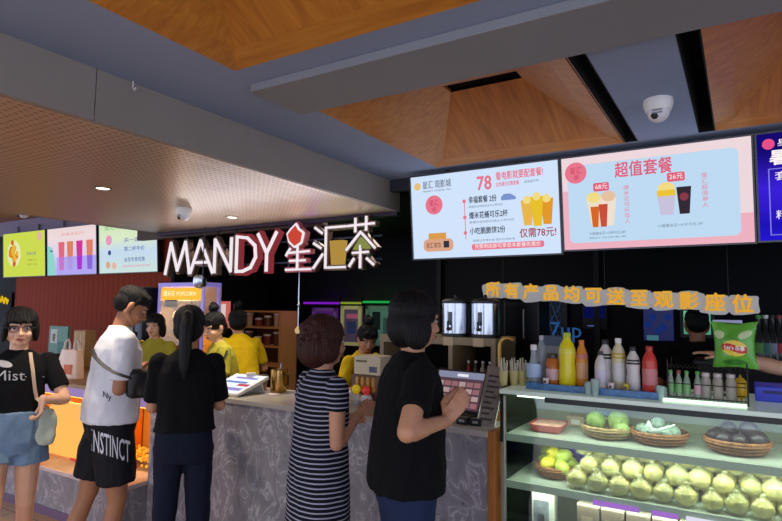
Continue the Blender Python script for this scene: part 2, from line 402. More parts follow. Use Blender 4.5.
# ------------------------------------------------------------------ menu screens
def screen(label, X0, X1, Z0, Z1, Y, bg, tilt=R(6), bez=.009):
    W = X1-X0; H = Z1-Z0
    t = thing('menu_screen', label, 'screen', ((X0+X1)/2, Y, Z0), 0, None, tilt)
    B().box(-W/2-bez, .004, -bez, W/2+bez, .05, H+bez, bev=.004).ob('housing', BLACKP, t, False)
    b = B()
    for a in ((-W/2-bez, -bez, W/2+bez, 0), (-W/2-bez, H, W/2+bez, H+bez), (-W/2-bez, 0, -W/2, H), (W/2, 0, W/2+bez, H)): b.box(a[0], -.003, a[1], a[2], .006, a[3])
    b.ob('bezel', mat('grey_bezel', '#4a4c54', .4), t, False)
    B().box(-W/2, .001, 0, W/2, .005, H).ob('display', bg, t, False)
    b = B()
    for x in (-W*.25, W*.25): b.box(x-.03, .05, H*.3, x+.03, .07, H+.02); b.box(x-.012, .055, H, x+.012, .067, H+.10)
    b.ob('bracket', BLACKP, t, False)
    class S: pass
    s = S(); s.t = t; s.W = W; s.H = H; s.n = 0
    def y(lay): return -.0012*lay
    def pos(u, v): return (u-.5)*W, (1-v)*H
    def rect(u0, v0, u1, v1, m, lay=1, name='panel', rad=0):
        x0, z1 = pos(u0, v0); x1, z0 = pos(u1, v1)
        if rad:
            q = []
            for cx, cz, a0 in ((x1-rad, z1-rad, 0), (x0+rad, z1-rad, 90), (x0+rad, z0+rad, 180), (x1-rad, z0+rad, 270)):
                q += [(cx+rad*math.cos(R(a0+a)), cz+rad*math.sin(R(a0+a))) for a in (0, 30, 60, 90)]
            return B().prism(q, y(lay), y(lay)+.0008).ob(name, m, t, False)
        return B().box(x0, y(lay), z0, x1, y(lay)+.0008, z1).ob(name, m, t, False)
    def disc(u, v, r, m, lay=1, name='roundel', k=1):
        x, z = pos(u, v); return B().disc(x, z, r*H*k, r*H, y(lay), y(lay)+.0008).ob(name, m, t, False)
    def txt(body, u0, v, u1, hh, m, lay=2, bold=.0, name='menu_text'):
        x, z = pos(u0, v); return text(name, body, hh*H, m, t, (x, y(lay), z), .0004, bold=bold*hh*H*1.2, width=(u1-u0)*W if u1 else None)
    def poly(pts, m, lay=1, name='picture'):
        return B().prism([pos(*p) for p in pts], y(lay), y(lay)+.0008).ob(name, m, t, False)
    s.rect, s.disc, s.txt, s.poly = rect, disc, txt, poly
    return s
g = glow
YT = 3.3
p0, p1, p2, p3 = at(411, 180, YT), at(556, 160, YT), at(416, 259, YT), at(561, 250, YT)
BLU = glow('screen_ice_blue', '#cde0f8', 1.05)
s = screen('pale blue menu screen headed with a large pink 78, left of the combo menu', -1.828, -.868, p2.z+.0, p0.z, YT-.01, BLU)
PK = g('screen_pink', '#ee7a92', .95); RD = g('screen_red', '#d8304e', .95); INK = g('screen_ink', '#33384a', .9); GY = g('screen_grey', '#7d8698', .9)
s.disc(.05, .12, .045, g('screen_gold', '#e8c27a', 1), 1)
s.txt('星汇 观影城', .09, .12, .30, .10, GY, bold=.01)
s.txt('MANDY CINEMA TEA', .09, .19, .30, .03, GY)
s.disc(.17, .36, .115, PK, 1); s.txt('星汇', .135, .34, .205, .08, g('screen_rose', '#c83a5a', 1)); s.txt('茶', .15, .42, .19, .06, g('screen_rose', '#c83a5a', 1))
s.rect(.08, .77, .30, .92, g('screen_peach', '#e2a98c', .95), 1, 'panel', .03); s.rect(.12, .70, .25, .78, g('screen_honey', '#e0a050', .95), 1, 'panel')
s.txt('星汇茶饮', .10, .85, .21, .07, g('screen_brown', '#6b4030', 1)); s.rect(.23, .80, .27, .88, INK, 2)
s.txt('78', .48, .17, .58, .22, PK, bold=.02)
s.txt('看电影就要配套餐!', .61, .11, .91, .10, PK, bold=.015); s.txt('全场通兑优惠套餐', .61, .20, .76, .055, PK, bold=.01); s.txt('活动进行中', .79, .20, .88, .035, GY)
s.rect(.388, .33, .393, .80, PK, 1, 'panel')
for v in (.35, .54, .72): s.disc(.39, v, .022, PK, 2)
for v, a, u1 in ((.35, '幸福套餐 2份', .61), (.53, '爆米花桶可乐2杯', .68), (.71, '小吃脆脆饼2份', .66)):
    s.txt(a, .42, v, u1, .085, INK, bold=.012)
    if v < .6: s.txt('套餐内含饮料任选大小杯均可', .42, v+.075, u1+.04, .03, GY)
s.poly([(.64, .34), (.66, .31), (.70, .31), (.735, .35), (.735, .38), (.64, .38)], g('screen_blue', '#7d94cf', 1))
for u0, c_ in ((.77, '#e9b84e'), (.89, '#e39a2c'), (.83, '#e8c22e')):
    d = .0 if u0 != .83 else .03
    s.poly([(u0-.005, .40-d), (u0+.075, .40-d), (u0+.06, .68+d*.5), (u0+.012, .68+d*.5)], g('cup'+c_, c_, 1), 2 if d else 1, 'picture_cup')
    s.disc(u0+.035, .40-d, .045, g('popcorn_pic', '#f3dc86', 1), 3 if d else 2, 'picture_popcorn')
s.txt('仅需78元!', .75, .77, .975, .11, g('screen_maroon', '#a52c3c', 1), bold=.01)
s.txt('套餐以实物为准 图片仅供参考', .44, .82, .72, .028, GY)
s.rect(.43, .855, .90, .925, PK, 1, 'panel', .012); s.txt('凭票到店即可享受本套餐优惠价', .45, .89, .88, .055, g('screen_white', '#fff4f4', 1), 3)

s = screen('pale menu screen in a pink frame headed 超值套餐 with two pictured cup combos', -.848, .066, p2.z+.016, p0.z, YT-.01, g('screen_blush', '#efd9de', 1))
s.rect(0, .72, 1, 1, g('screen_rose_band', '#efb3c2', 1), 1); s.rect(0, .36, .05, .75, g('screen_rose_band', '#efb3c2', 1), 1)
s.rect(.035, .09, .94, .93, g('screen_sky', '#bfdcf4', 1), 2, 'panel', .03)
s.disc(.085, .17, .115, PK, 3); s.txt('星汇', .05, .15, .12, .08, g('screen_rose', '#c83a5a', 1), 4); s.txt('茶', .07, .225, .105, .06, g('screen_rose', '#c83a5a', 1), 4)
s.txt('超值套餐', .31, .20, .62, .17, g('screen_coral', '#e0607c', 1), 4, .015)
for u, v, a in ((.23, .345, '68元'), (.635, .315, '26元')):
    s.rect(u-.045, v-.045, u+.045, v+.045, g('screen_coral', '#e0607c', 1), 3, 'panel', .008); s.txt(a, u-.035, v, u+.035, .065, g('screen_white', '#fff4f4', 1), 4)
for u, v0, a in ((.37, .38, '爆米花可乐双人'), (.775, .33, '星汇超值单人')):
    for k, ch in enumerate(a): s.txt(ch, u-.015, v0+k*.058, u+.015, .052, PK, 4)
s.poly([(.14, .46), (.235, .46), (.22, .76), (.17, .76)], g('cup1', '#efe0c6', 1), 3, 'picture_cup'); s.poly([(.22, .46), (.315, .46), (.295, .76), (.235, .76)], g('cup2', '#efe2d2', 1), 3, 'picture_cup')
s.disc(.185, .45, .055, g('popcorn_pic', '#f3dc86', 1), 4, 'picture_popcorn', 1.3); s.disc(.27, .45, .055, g('popcorn_pic2', '#e8c2a0', 1), 4, 'picture_popcorn', 1.3)
s.poly([(.165, .55), (.215, .55), (.207, .77), (.175, .77)], g('cup3', '#d6672c', 1), 5, 'picture_cup'); s.poly([(.212, .53), (.265, .53), (.255, .77), (.222, .77)], g('cup4', '#c9503c', 1), 5, 'picture_cup')
s.poly([(.535, .48), (.63, .48), (.615, .69), (.55, .69)], g('cup5', '#c9c3dc', 1), 3, 'picture_cup'); s.rect(.535, .44, .63, .50, g('cup5b', '#ecc53a', 1), 4); s.disc(.583, .42, .06, g('popcorn_pic', '#f3dc86', 1), 3, 'picture_popcorn', 1.3)
s.poly([(.635, .42), (.71, .42), (.698, .69), (.648, .69)], g('cup6', '#352b36', 1), 5, 'picture_cup'); s.disc(.673, .52, .04, g('cup6b', '#8a3a4a', 1), 6)
s.txt('大桶爆米花+中杯可乐2杯', .15, .84, .36, .035, GY, 4); s.txt('图片仅供参考', .15, .885, .36, .02, GY, 4); s.txt('小桶爆米花+大杯可乐1杯', .53, .80, .76, .035, GY, 4)

s = screen('deep blue and violet screen cut off by the right edge of the picture', .088, 1.03, p2.z+.02, p0.z, YT-.01,
           glow_ramp('screen_violet', [(0, '#2a1ce0'), (.3, '#1d12b8'), (.6, '#3a20d8'), (1, '#140a70')], 2, 1.0, 3, .3))
s.disc(.05, .10, .05, g('screen_pinkred', '#e8508a', 1), 1); s.txt('星汇', .085, .10, .2, .07, g('screen_white', '#fff4f4', 1), 2)
s.txt('暑期档观影季', .05, .24, .62, .15, g('screen_white', '#fff4f4', 1), 2, .02)
for a in ((.045, .33, .05, .95), (.95, .33, .955, .95), (.045, .33, .955, .338), (.045, .945, .955, .953)): s.rect(*a, g('screen_lilac', '#8a80e8', 1), 1, 'frame_line')
s.txt('套餐', .07, .41, .2, .09, g('screen_white', '#fff4f4', 1), 2); s.txt('精选好礼', .07, .77, .3, .09, g('screen_white', '#fff4f4', 1), 2)

# left group of three on the slatted wall
YL = 3.98
za, zb = at(5, 277, YL).z, at(50, 230, YL).z
xa = at(4, 255, YL).x
wL = (at(160, 255, YL).x - xa)/3
s = screen('yellow-green menu screen with a dish of orange food, leftmost of the three', xa+.03, xa+wL-.03, za, zb, YL, g('screen_lime', '#cddc52', 1.0), R(4))
s.disc(.27, .47, .30, g('screen_cream', '#e8e8b0', 1), 1, 'picture_plate', 1.0)
fr = random.Random(3)
for k in range(16):
    a = fr.random()*6.28; r_ = fr.random()*.22
    s.disc(.26+r_*math.cos(a)*.5, .45+r_*math.sin(a)*1.2, .05+fr.random()*.03, g('food%d' % (k % 3), ('#d98a26', '#c9651e', '#e6b63a')[k % 3], 1), 2+k % 3, 'picture_food')
s.txt('炸鸡小食', .58, .50, .80, .09, GY, 2); s.txt('香脆可口', .60, .64, .82, .05, g('screen_olive', '#a0a04a', 1), 2); s.txt('每份 28元', .60, .74, .82, .05, g('screen_olive', '#a0a04a', 1), 2)
s.disc(.88, .12, .10, g('screen_salmon', '#e6b4a0', 1), 1)
s = screen('pink and lilac menu screen with four pictured drinks, middle of the three', xa+wL+.03, xa+2*wL-.03, za, zb, YL,
           glow_ramp('screen_lilac_bg', [(0, '#b9b0f0'), (.45, '#e2d0ee'), (.8, '#f0dcdc'), (1, '#ecd6d8')], 2, 1.0), R(4))
s.poly([(0, .36), (.1, .40), (.16, .7), (.18, 1), (0, 1)], g('screen_teal', '#8fd6cc', 1), 1); s.rect(.06, .46, .12, .5, g('screen_teal_d', '#4a8f98', 1), 2)
s.rect(.2, .62, 1, 1, g('screen_lav', '#b4a8f2', 1), 1)
for u, c1, c2 in ((.24, '#e26a80', '#c878c8'), (.42, '#dd8264', '#b09ae0'), (.61, '#d03a92', '#a83ad2'), (.81, '#e08068', '#8a6ad8')):
    s.poly([(u, .30), (u+.13, .30), (u+.12, .62), (u+.01, .62)], g('drink'+c1, c1, 1), 2, 'picture_drink')
    s.poly([(u+.01, .62), (u+.12, .62), (u+.11, .90), (u+.02, .90)], g('drink'+c2, c2, 1), 2, 'picture_drink')
s.txt('鲜果茶系列', .3, .15, .75, .07, g('screen_salmon2', '#e6a0a0', 1), 2)
s = screen('pale aqua menu screen with short lines of text, right of the three', xa+2*wL+.03, xa+3*wL-.03, za, zb, YL,
           glow_ramp('screen_aqua', [(0, '#cfe6d8'), (.5, '#c6dcf0'), (.8, '#dcecc8'), (1, '#d2e8c0')], 2, 1.0, 4, .2), R(4))
for k, (u, v, c_) in enumerate(((.18, .35, '#e89ac0'), (.19, .60, '#3a4a8a'), (.16, .84, '#d8a890'), (.27, .86, '#e8b8a0'))): s.disc(u, v, (.10, .05, .07, .07)[k], g('pic'+c_, c_, 1), 1)
for v, a in ((.38, '买一送一'), (.55, '第二杯半价'), (.76, '会员专享优惠')): s.txt(a, .45, v, .8, .09, g('screen_steel', '#6a80b8', 1), 2, .01)
s.txt('活动时间以门店公告为准', .42, .88, .88, .04, PK, 2); s.txt('星汇茶', .1, .12, .4, .08, g('screen_green', '#8ab870', 1), 2)

# ------------------------------------------------------------------ lit shop sign  (MANDY 星汇茶)
YG = 3.42
sx0 = at(164, 260, YG).x; sx1 = at(378, 250, YG).x; sz0 = (at(165, 277, YG).z+at(378, 269, YG).z)/2; sz1 = at(165, 246, YG).z
sg = thing('shop_sign', 'raised illuminated letters MANDY and three Chinese characters hung under the soffit', 'sign', (sx0, YG, sz0+.022))
LW = g('letter_white', '#f4eaf0', 1.0); LBODY = mat('letter_bronze_side', '#6a5248', .4, metal=.6); LRED = g('letter_red_side', '#c04a54', .42); LPINK = mat('letter_pink_side', '#c06468', .45)
W = sx1-sx0; Hh = (at(165, 246, YG).z-sz0)
U = W/214.0                                   # one photo pixel in metres along the sign
def letter(name, strokes, w=.035, side=LBODY, fr=LW):
    b = B(); f = B()
    for st in strokes: b.stroke(st, w*1.75, 0, .05); f.stroke(st, w*.72, -.012, 0.002)
    o = b.ob('letter', side, sg, False); f.ob('letter_face', fr, o, False)
h = Hh
letter('M', [[(3*U, 0), (9*U, h), (18*U, .1*h), (27*U, h), (33*U, 0)]])
letter('A', [[(34*U, 0), (45*U, h), (60*U, 0)], [(40*U, .32*h), (54*U, .32*h)]])
letter('N', [[(62*U, 0), (62*U, h), (80*U, .02*h), (80*U, h)]])
letter('D', [[(86*U, 0), (86*U, h*1.04)], [(86*U, h*1.04), (97*U, h*.98), (105*U, .74*h), (106*U, .4*h), (101*U, .1*h), (93*U, 0), (86*U, 0)]], .035, LRED)
letter('Y', [[(108*U, h*1.06), (117*U, .5*h), (126*U, h*1.08)], [(117*U, .5*h), (117*U, 0)]], .035, LRED)
q = 1.12*h
U0 = U; U = U*.87; x0 = 136*U0
# first character, its upper box replaced by a red scoop
B().prism([(x0+3*U, .72*q), (x0+1*U, .9*q), (x0+5*U, 1.0*q), (x0+9*U, 1.12*q), (x0+12*U, .98*q), (x0+17*U, .9*q), (x0+16*U, .68*q), (x0+9*U, .58*q)], -.012, .05).ob('red_scoop', g('scoop_red', '#e0503c', .8), sg, False)
letter('star', [[(x0+3*U, .70*q), (x0+1*U, .9*q), (x0+5*U, 1.02*q), (x0+10*U, 1.13*q), (x0+13*U, 1.0*q), (x0+18*U, .9*q), (x0+16*U, .66*q), (x0+9*U, .56*q), (x0+3*U, .70*q)],
                [(x0+1*U, .42*q), (x0+24*U, .44*q)], [(x0+4*U, .22*q), (x0+20*U, .22*q)], [(x0, .0), (x0+26*U, .0)], [(x0+12*U, .56*q), (x0+12*U, 0)], [(x0+4*U, .52*q), (x0, .36*q)]], .022, LPINK)
x0 = 162*U0
letter('hui', [[(x0+0*U, 1.0*q), (x0+7*U, .86*q)], [(x0-1*U, .62*q), (x0+6*U, .5*q)], [(x0-1*U, .02*q), (x0+8*U, .34*q)],
               [(x0+30*U, .98*q), (x0+11*U, .98*q), (x0+11*U, .02*q), (x0+30*U, .02*q)]], .022, LBODY)
B().prism([(x0+15*U, .66*q), (x0+28*U, .66*q), (x0+26*U, .08*q), (x0+17*U, .08*q)], -.01, .05).ob('yellow_cup', g('cup_yellow', '#c8a04a', .75), sg, False)
x0 = 190*U0
letter('cha', [[(x0, .98*q), (x0+24*U, 1.0*q)], [(x0+7*U, 1.14*q), (x0+7*U, .84*q)], [(x0+17*U, 1.16*q), (x0+17*U, .86*q)],
               [(x0-1*U, .42*q), (x0+12*U, .82*q), (x0+25*U, .44*q)], [(x0+5*U, .34*q), (x0+19*U, .35*q)], [(x0+12*U, .5*q), (x0+12*U, 0)],
               [(x0+6*U, .2*q), (x0+2*U, .04*q)], [(x0+18*U, .2*q), (x0+24*U, .06*q)]], .022, LBODY)
B().prism([(x0+5*U, .42*q), (x0+12*U, .7*q), (x0+19*U, .44*q)], -.01, .04).ob('green_leaf', g('leaf_green', '#a8b060', .6), sg, False)
b = B()
for zz in (.2*h, .8*h): b.box(0, .05, zz, W, .065, zz+.012)
for xx in (.1*W, .36*W, .62*W, .9*W): b.box(xx, .055, 0, xx+.01, .068, 2.25-sz0)
b.ob('mounting_rail', mat('rail_slate', '#2c3448', .5, metal=.4), sg, False)
# spot light under the A
t = thing('spotlight', 'round spotlight head hanging below the letter A of the sign', 'light', at(200, 281, YG-.04))
B().lathe([(.03, .05), (.055, .03), (.06, -.02), (.045, -.05)], c=(0, 0, 0)).ob('lamp_head', STEEL, t); B().tube([(0, .03, .04), (0, .03, sz0+.55-t.location.z)], .006).ob('stem', BLACKP, t)
B().ell((0, 0, -.035), (.045, .045, .03)).ob('lens', mat('lens_grey', '#c9c0c6', .1), t)

# ------------------------------------------------------------------ golden slogan over the case
YW = 3.62
pa, pb = at(484, 290, YW), at(757, 306, YW)
sl = thing('slogan_board', 'cut-out board of golden Chinese characters across the dark wall below the menus', 'sign', (pa.x, YW, pa.z))
SLO = '所有产品均可送至观影座位'
dx = (pb.x-pa.x)/12; dz = (pb.z-pa.z)/12
BK = mat('slogan_backing', '#a8a6a4', .5, emit='#a8a8a8', es=.25); GO = mat('slogan_gold', '#c9a53c', .5, emit='#ecc040', es=.36)  # painted letters and backing given a faint glow of their own
b = B()
for k in range(12):
    cx, cz = dx*(k+.5), dz*(k+.5); zj = .008*math.sin(k*2.3)
    q_ = []
    for j in range(24):
        a = 2*PI*j/24; rr_ = 1+.07*math.sin(a*5+k*2.1); ct, st = math.cos(a), math.sin(a)
        q_.append((cx+dx*.60*rr_*abs(ct)**.5*(1 if ct > 0 else -1), cz+zj+.052*rr_*abs(st)**.5*(1 if st > 0 else -1)))
    b.prism(q_, .004+.0005*k, .018)
b.ob('backing', BK, sl, False)
for k, ch in enumerate(SLO):
    text('character', ch, .104, GO, sl, (dx*(k+.5), -.002, dz*(k+.5)), .006, 'CENTER', bold=.0030)
for k in (1, 6, 11): B().tube([(dx*k, .012, dz*k+.04), (dx*k, .012, 2.38-pa.z)], .0015, 6).ob('wire', BLACKP, sl)
# ------------------------------------------------------------------ marble counter
YF = 2.68
XL = -3.62; XE = -1.07
t = thing('service_counter', 'grey veined marble service counter the customers stand at', 'counter', ((XL+XE)/2, YF, 0))
hw = (XE-XL)/2
for k in range(3):
    a = -hw+k*hw*2/3; B().box(a+.001, 0, .08, a+hw*2/3-.001, .03, .97).ob('front_slab', MARBLE, t, False)
B().box(-hw, -.012, .97, hw, .52, 1.0, bev=.004).ob('worktop', mat('pale_counter_top', '#aaa39c', .3, var=.06), t, False)
B().box(-hw, .03, 0, hw, .5, .97).ob('carcass', DARK, t, False)
B().box(-hw, .02, 0, hw, .03, .08).ob('plinth', mat('plinth_brown', '#4a3a34', .5), t, False)
B().box(hw-.0, -.006, 0, hw+.035, .5, 1.0, bev=.003).ob('end_board', mat('amber_wood', '#a5642a', .45, var=.15, vs=5, stretch=(10, 10, 1)), t, False)
# popcorn display counter at the left
XA, XB = -7.2, XL-.01
t = thing('popcorn_counter', 'marble based display counter with a glowing amber popcorn bay at the left', 'counter', ((XA+XB)/2, YF, 0))
hw = (XB-XA)/2
B().box(-hw, -.03, .0, hw, .5, .32).ob('base', MARBLE, t, False)
B().box(-hw, -.20, .325, hw, .14, .355, bev=.004).ob('sill', mat('pink_marble', '#cdb8b4', .3, var=.15, vs=12), t, False)
B().box(-hw, -.18, .0, hw, -.03, .325).ob('base_front', MARBLE, t, False)
B().box(-hw, -.19, 0, hw, -.181, .06).ob('toe_strip', mat('plum_strip', '#6a5070', .4), t, False)
B().box(-hw, .44, .355, hw, .46, .86).ob('back_panel', mat('bay_back', '#c98a3c', .5), t, False)
B().box(-hw, -.02, .86, hw, .5, .93, bev=.006).ob('lilac_lip', mat('lilac_glow', '#8f76a8', .3, emit='#9a70c8', es=.25), t, False)  # lip brightened by a glow in its material; it is no lamp
B().box(-hw, -.03, .93, hw, .5, .96).ob('worktop', WOODC, t, False); B().box(-hw, .5, .93, .55, .95, .96).ob('worktop', WOODC, t, False)
B().box(-hw, .02, .845, hw, .05, .858).ob('heat_lamp', glow('heat_lamp', '#ffb040', 3), t, False)
for x in (-1.2, .25, 1.1): B().box(x, -.01, .355, x+.012, .44, .86).ob('divider', glass('amber_glass', '#ffe2b0', .06), t, False)
B().box(.45, .02, .37, 1.08, .05, .80, bev=.01).ob('light_box', mat('popcorn_lightbox', '#e8b050', .5, emit='#f0a838', es=.55), t, False)
B().box(-hw, .5, 0, .55, .9, .93).ob('carcass', DARK, t, False)
# popcorn
pc = B(); pr = random.Random(5)
for k in range(1500):
    x = XA+.3+pr.random()*(XB-XA-.4); y = YF+.16+pr.random()*.26; hh = .05+.13*math.exp(-((((x*1.7) % 1.2)-.6)/.35)**2)
    z = .365+pr.random()*hh*(y-YF)/.3; r_ = .011+pr.random()*.007
    m_ = Matrix.Rotation(pr.random()*6, 3, V((pr.random()-.5, pr.random()-.5, 1)).normalized())
    pc.ell((x, y, z), (r_, r_*.8, r_*.9), m_, 5, 4)
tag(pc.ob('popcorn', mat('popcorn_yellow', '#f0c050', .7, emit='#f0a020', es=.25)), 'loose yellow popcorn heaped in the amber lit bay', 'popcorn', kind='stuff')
# lips sticker on the sill
lx = atz(83, 459, .3565)
l = thing('lips_sticker', 'pink lips sticker on the marble sill of the popcorn bay', 'sticker', (lx.x, lx.y, .357))
LP = mat('sticker_pink', '#d8306a', .4)
B().quadring([[V((.16*math.cos(a), .05*math.sin(a)*(1.2-.35*math.cos(2*a)), z)) for a in [2*PI*k/30 for k in range(30)]] for z in (0, .001)]).ob('lips', LP, l, False)
B().quadring([[V((.10*math.cos(a), .012*math.sin(a), z)) for a in [2*PI*k/20 for k in range(20)]] for z in (.001, .0018)]).ob('mouth_line', mat('sticker_pale', '#e8c0c8', .4), l, False)
# items on the left worktop
ZL = .961
def boxthing(name, label, cat, p, sx, sy, sz, m, rz=0, group=None, parts=()):
    t = thing(name, label, cat, p, rz, group)
    B().box(-sx/2, -sy/2, 0, sx/2, sy/2, sz, bev=min(sx, sy, sz)*.06).ob('body', m, t, False)
    for nm, x0, z0, x1, z1, mm in parts:
        B().box(x0*sx/2, -sy/2-.0015, z0*sz, x1*sx/2, -sy/2+.0005, z1*sz).ob(nm, mm, t, False)
    return t
p = at(57, 378, 3.45)
boxthing('menu_stand', 'green and white printed board standing on the wooden top behind the white bag', 'sign', (p.x, 3.45, ZL), .30, .03, .40, mat('board_green', '#6a9a86', .5), .1,
         parts=(('picture', -.8, .55, -.1, .92, mat('board_white', '#cfd8cc', .5)), ('picture', .0, .3, .8, .6, mat('board_teal', '#3f7a6c', .5)), ('picture', -.6, .6, -.3, .8, mat('board_red', '#b8605a', .5))))
p = at(77, 378, 3.4)
boxthing('paper_carton', 'tan striped paper carton right of the green printed board', 'box', (p.x, 3.46, ZL), .20, .12, .37, mat('tan_card', '#c0935a', .6),
         parts=tuple(('stripe', a, .05, a+.12, .95, mat('cream_card', '#d8bf92', .6)) for a in (-.8, -.3, .2, .65)))
p = at(46, 378, 3.0)
boxthing('card_reader', 'dark counter display with a small orange picture, beside the left woman’s shoulder', 'device', (p.x, 3.0, ZL), .22, .10, .17, BLACKP, .2,
         parts=(('picture', -.7, .3, .3, .8, mat('poster_rust', '#a8583a', .4)), ('picture', .4, .2, .8, .5, mat('poster_pale', '#c8b8a8', .4))))
p = at(70, 384, 2.86)
t = thing('carrier_bag', 'translucent white carrier bag with an orange glow in it on the wooden top', 'bag', (p.x, 2.86, ZL), .1)
bg = B(); bg.rings([(0, 0, 0, .13, .06), (.06, 0, 0, .135, .065), (.16, 0, 0, .13, .055), (.24, 0, 0, .12, .04)], 36)
me = bg.mesh()
for v in me.vertices: v.co += V((noise.noise(v.co*22)*.012, noise.noise(v.co*25+V((3, 0, 0)))*.012, 0))
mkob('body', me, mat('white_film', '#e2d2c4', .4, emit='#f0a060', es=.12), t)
for sx_ in (-1, 1): B().tube([(sx_*.10, 0, .23), (sx_*.09, .0, .30), (sx_*.055, 0, .33), (sx_*.03, 0, .29), (sx_*.03, 0, .23)], [.012, .009, .007, .009, .012], 8).ob('handle', mat('white_film2', '#dcd4ce', .4), t)
B().box(.0, -.068, .04, .09, -.062, .12, bev=.003).ob('print', mat('print_orange', '#e06a30', .5), t, False)
p = at(84, 366, 2.95)
# lit yellow sign at the far left wall
t = thing('neon_sign', 'small yellow neon squiggle on the dark wall at the left edge', 'sign', at(3, 300, 4.03))
B().tube([(-.14+.028*k, 0, .05*math.sin(k*1.9)) for k in range(11)], .012, 6).ob('tube', g('neon_yellow', '#e8c020', .9), t)
B().box(-.2, .012, -.1, .2, .03, .1).ob('backing', DARK, t, False)

# ------------------------------------------------------------------ popcorn machine and things behind the left of the counter
YM = 3.75
a, b_ = at(159, 285, YM), at(205, 285, YM)
t = thing('popcorn_machine', 'tall popcorn machine with lilac lit frame and yellow sign behind the counter', 'machine', ((a.x+b_.x)/2, YM, .9))
w = (b_.x-a.x)/2; top = 1.80-.9; t.scale = (1, .45, 1)
LIL = mat('lilac_post', '#8d84b4', .3, metal=.2, emit='#8070d8', es=.35)
for sx_ in (-1, 1):
    for y in (0, .42): B().box(sx_*w-.02*sx_-.018, y-.018, 0, sx_*w-.02*sx_+.018, y+.018, top, bev=.004).ob('post', LIL, t, False)
B().box(-w, -.02, top-.02, w, .46, top+.02, bev=.006).ob('roof', LIL, t, False)
B().box(-w, .0, .25, -w+.01, .44, top-.02).ob('side_panel', MC.get('warm_steel') or mat('warm_steel', '#c8b098', .45), t, False)
B().box(-w, .44, .1, w, .46, top-.02).ob('back_panel', mat('warm_steel', '#c8b098', .45), t, False)
B().box(-w, -.02, 0, w, .46, .25, bev=.006).ob('base_cabinet', STEEL, t, False)
s_ = B().box(-w+.06, -.04, top-.15, w-.06, .03, top-.035, bev=.006).ob('sign_box', g('sign_amber', '#f2b63a', 1.15), t, False)
text('sign_text', '爆米花 POPCORN', .06, g('sign_cream', '#fff2c0', 1.2), s_, (0, -.043, top-.092), .001, 'CENTER', .002)
B().lathe([(.10, 0), (.13, .03), (.13, .12), (.11, .14), (.02, .15)], c=(.04, .22, top-.36)).ob('kettle', STEEL, t)
B().tube([(.04, .22, top-.22), (.04, .22, top-.03)], .008).ob('kettle_rod', STEEL, t)
B().box(-w+.05, .08, top-.22, -w+.22, .12, top-.15).ob('switch_box', BLACKP, t, False)
B().box(-w+.03, -.012, .25, w-.03, -.006, top-.16).ob('glass_door', glass('machine_glass', '#fff6e6', -.02), t, False)
pc = B()
for k in range(500):
    x = (pr.random()-.5)*2*(w-.06); y = .05+pr.random()*.36; z = .25+pr.random()*(.10+.08*math.cos(x*4)); r_ = .013
    pc.ell((x, y, z), r_, None, 5, 4)
pc.ob('popcorn_heap', MC['popcorn_yellow'], t)['kind'] = 'stuff'
L = bpy.data.lights.new('machine_lamp', 'POINT'); L.energy = 9; L.color = (1, .75, .45); L.shadow_soft_size = .05
lo = bpy.data.objects.new('machine_lamp', L); COL.objects.link(lo); lo.location = ((a.x+b_.x)/2-.14, YM+.07, 1.50)
# dark unit left of it
a = at(147, 300, 3.7)
boxthing('equipment_cabinet', 'dark cabinet with a small steel clip between the white-shirted man and the popcorn machine', 'cabinet', (a.x-.14, 3.80, 0), .30, .3, 1.78, mat('navy_cabinet', '#181a2c', .4),
         parts=(('panel', -.8, .55, .8, .95, mat('navy_panel', '#232648', .35)), ('clip', -.2, .72, .6, .745, ALU), ('clip', .1, .70, .25, .78, ALU)))
# red lit board
a = at(217, 315, 4.4)
boxthing('lit_poster', 'small red and white lit board beside the bun-haired worker', 'sign', (a.x, 4.45, a.z-.14), .27, .03, .29, g('poster_salmon', '#e0706a', .75),
         parts=(('picture', -.6, .2, -.1, .8, g('poster_red', '#d83038', .8)), ('picture', .1, .3, .7, .9, g('poster_white', '#f0d8d0', .8)), ('picture', -.2, .1, .5, .25, g('poster_red', '#d83038', .8))))
# warm shelf unit
a, b_ = at(226, 309, 5.0), at(268, 345, 5.0)
t = thing('supply_shelf', 'warm wooden shelf unit with stacked supplies behind the yellow-shirted worker', 'shelf', ((a.x+b_.x)/2, 5.05, 0))
w = .5
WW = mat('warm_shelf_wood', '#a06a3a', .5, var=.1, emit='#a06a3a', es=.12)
for x in (-w, w-.03): B().box(x, 0, 0, x+.03, .3, 1.55).ob('side_panel', WW, t, False)
B().box(-w, .28, 0, w, .30, 1.55).ob('back_panel', mat('shelf_back', '#5a3a24', .6), t, False)
for z in (.9, 1.12, 1.34, 1.53): B().box(-w+.03, 0, z, w-.03, .28, z+.02).ob('shelf', WW, t, False)
for k in range(2):
    for j in range(6):
        z = (1.14, 1.36)[k]; x = -w+.1+j*.15; hh = .10+.03*((j*7+k*3) % 3)
        tt = thing('supply_tub', 'small %s supply tub on the warm shelf unit behind the workers' % ('cream', 'dark red', 'brown')[(j+k) % 3], 'tub', ((a.x+b_.x)/2+x, 5.15, z), 0, 'supply tubs on the warm shelf')
        B().lathe([(.035, 0), (.045, hh-.02)], 14).ob('body', (mat('tub_cream', '#c8a888', .5), mat('tub_red', '#8a3a30', .5), mat('tub_brown', '#6a4430', .5))[(j+k) % 3], tt); B().lathe([(.047, hh-.02), (.047, hh), (.02, hh+.003)], 14).ob('lid', WHITEP, tt)
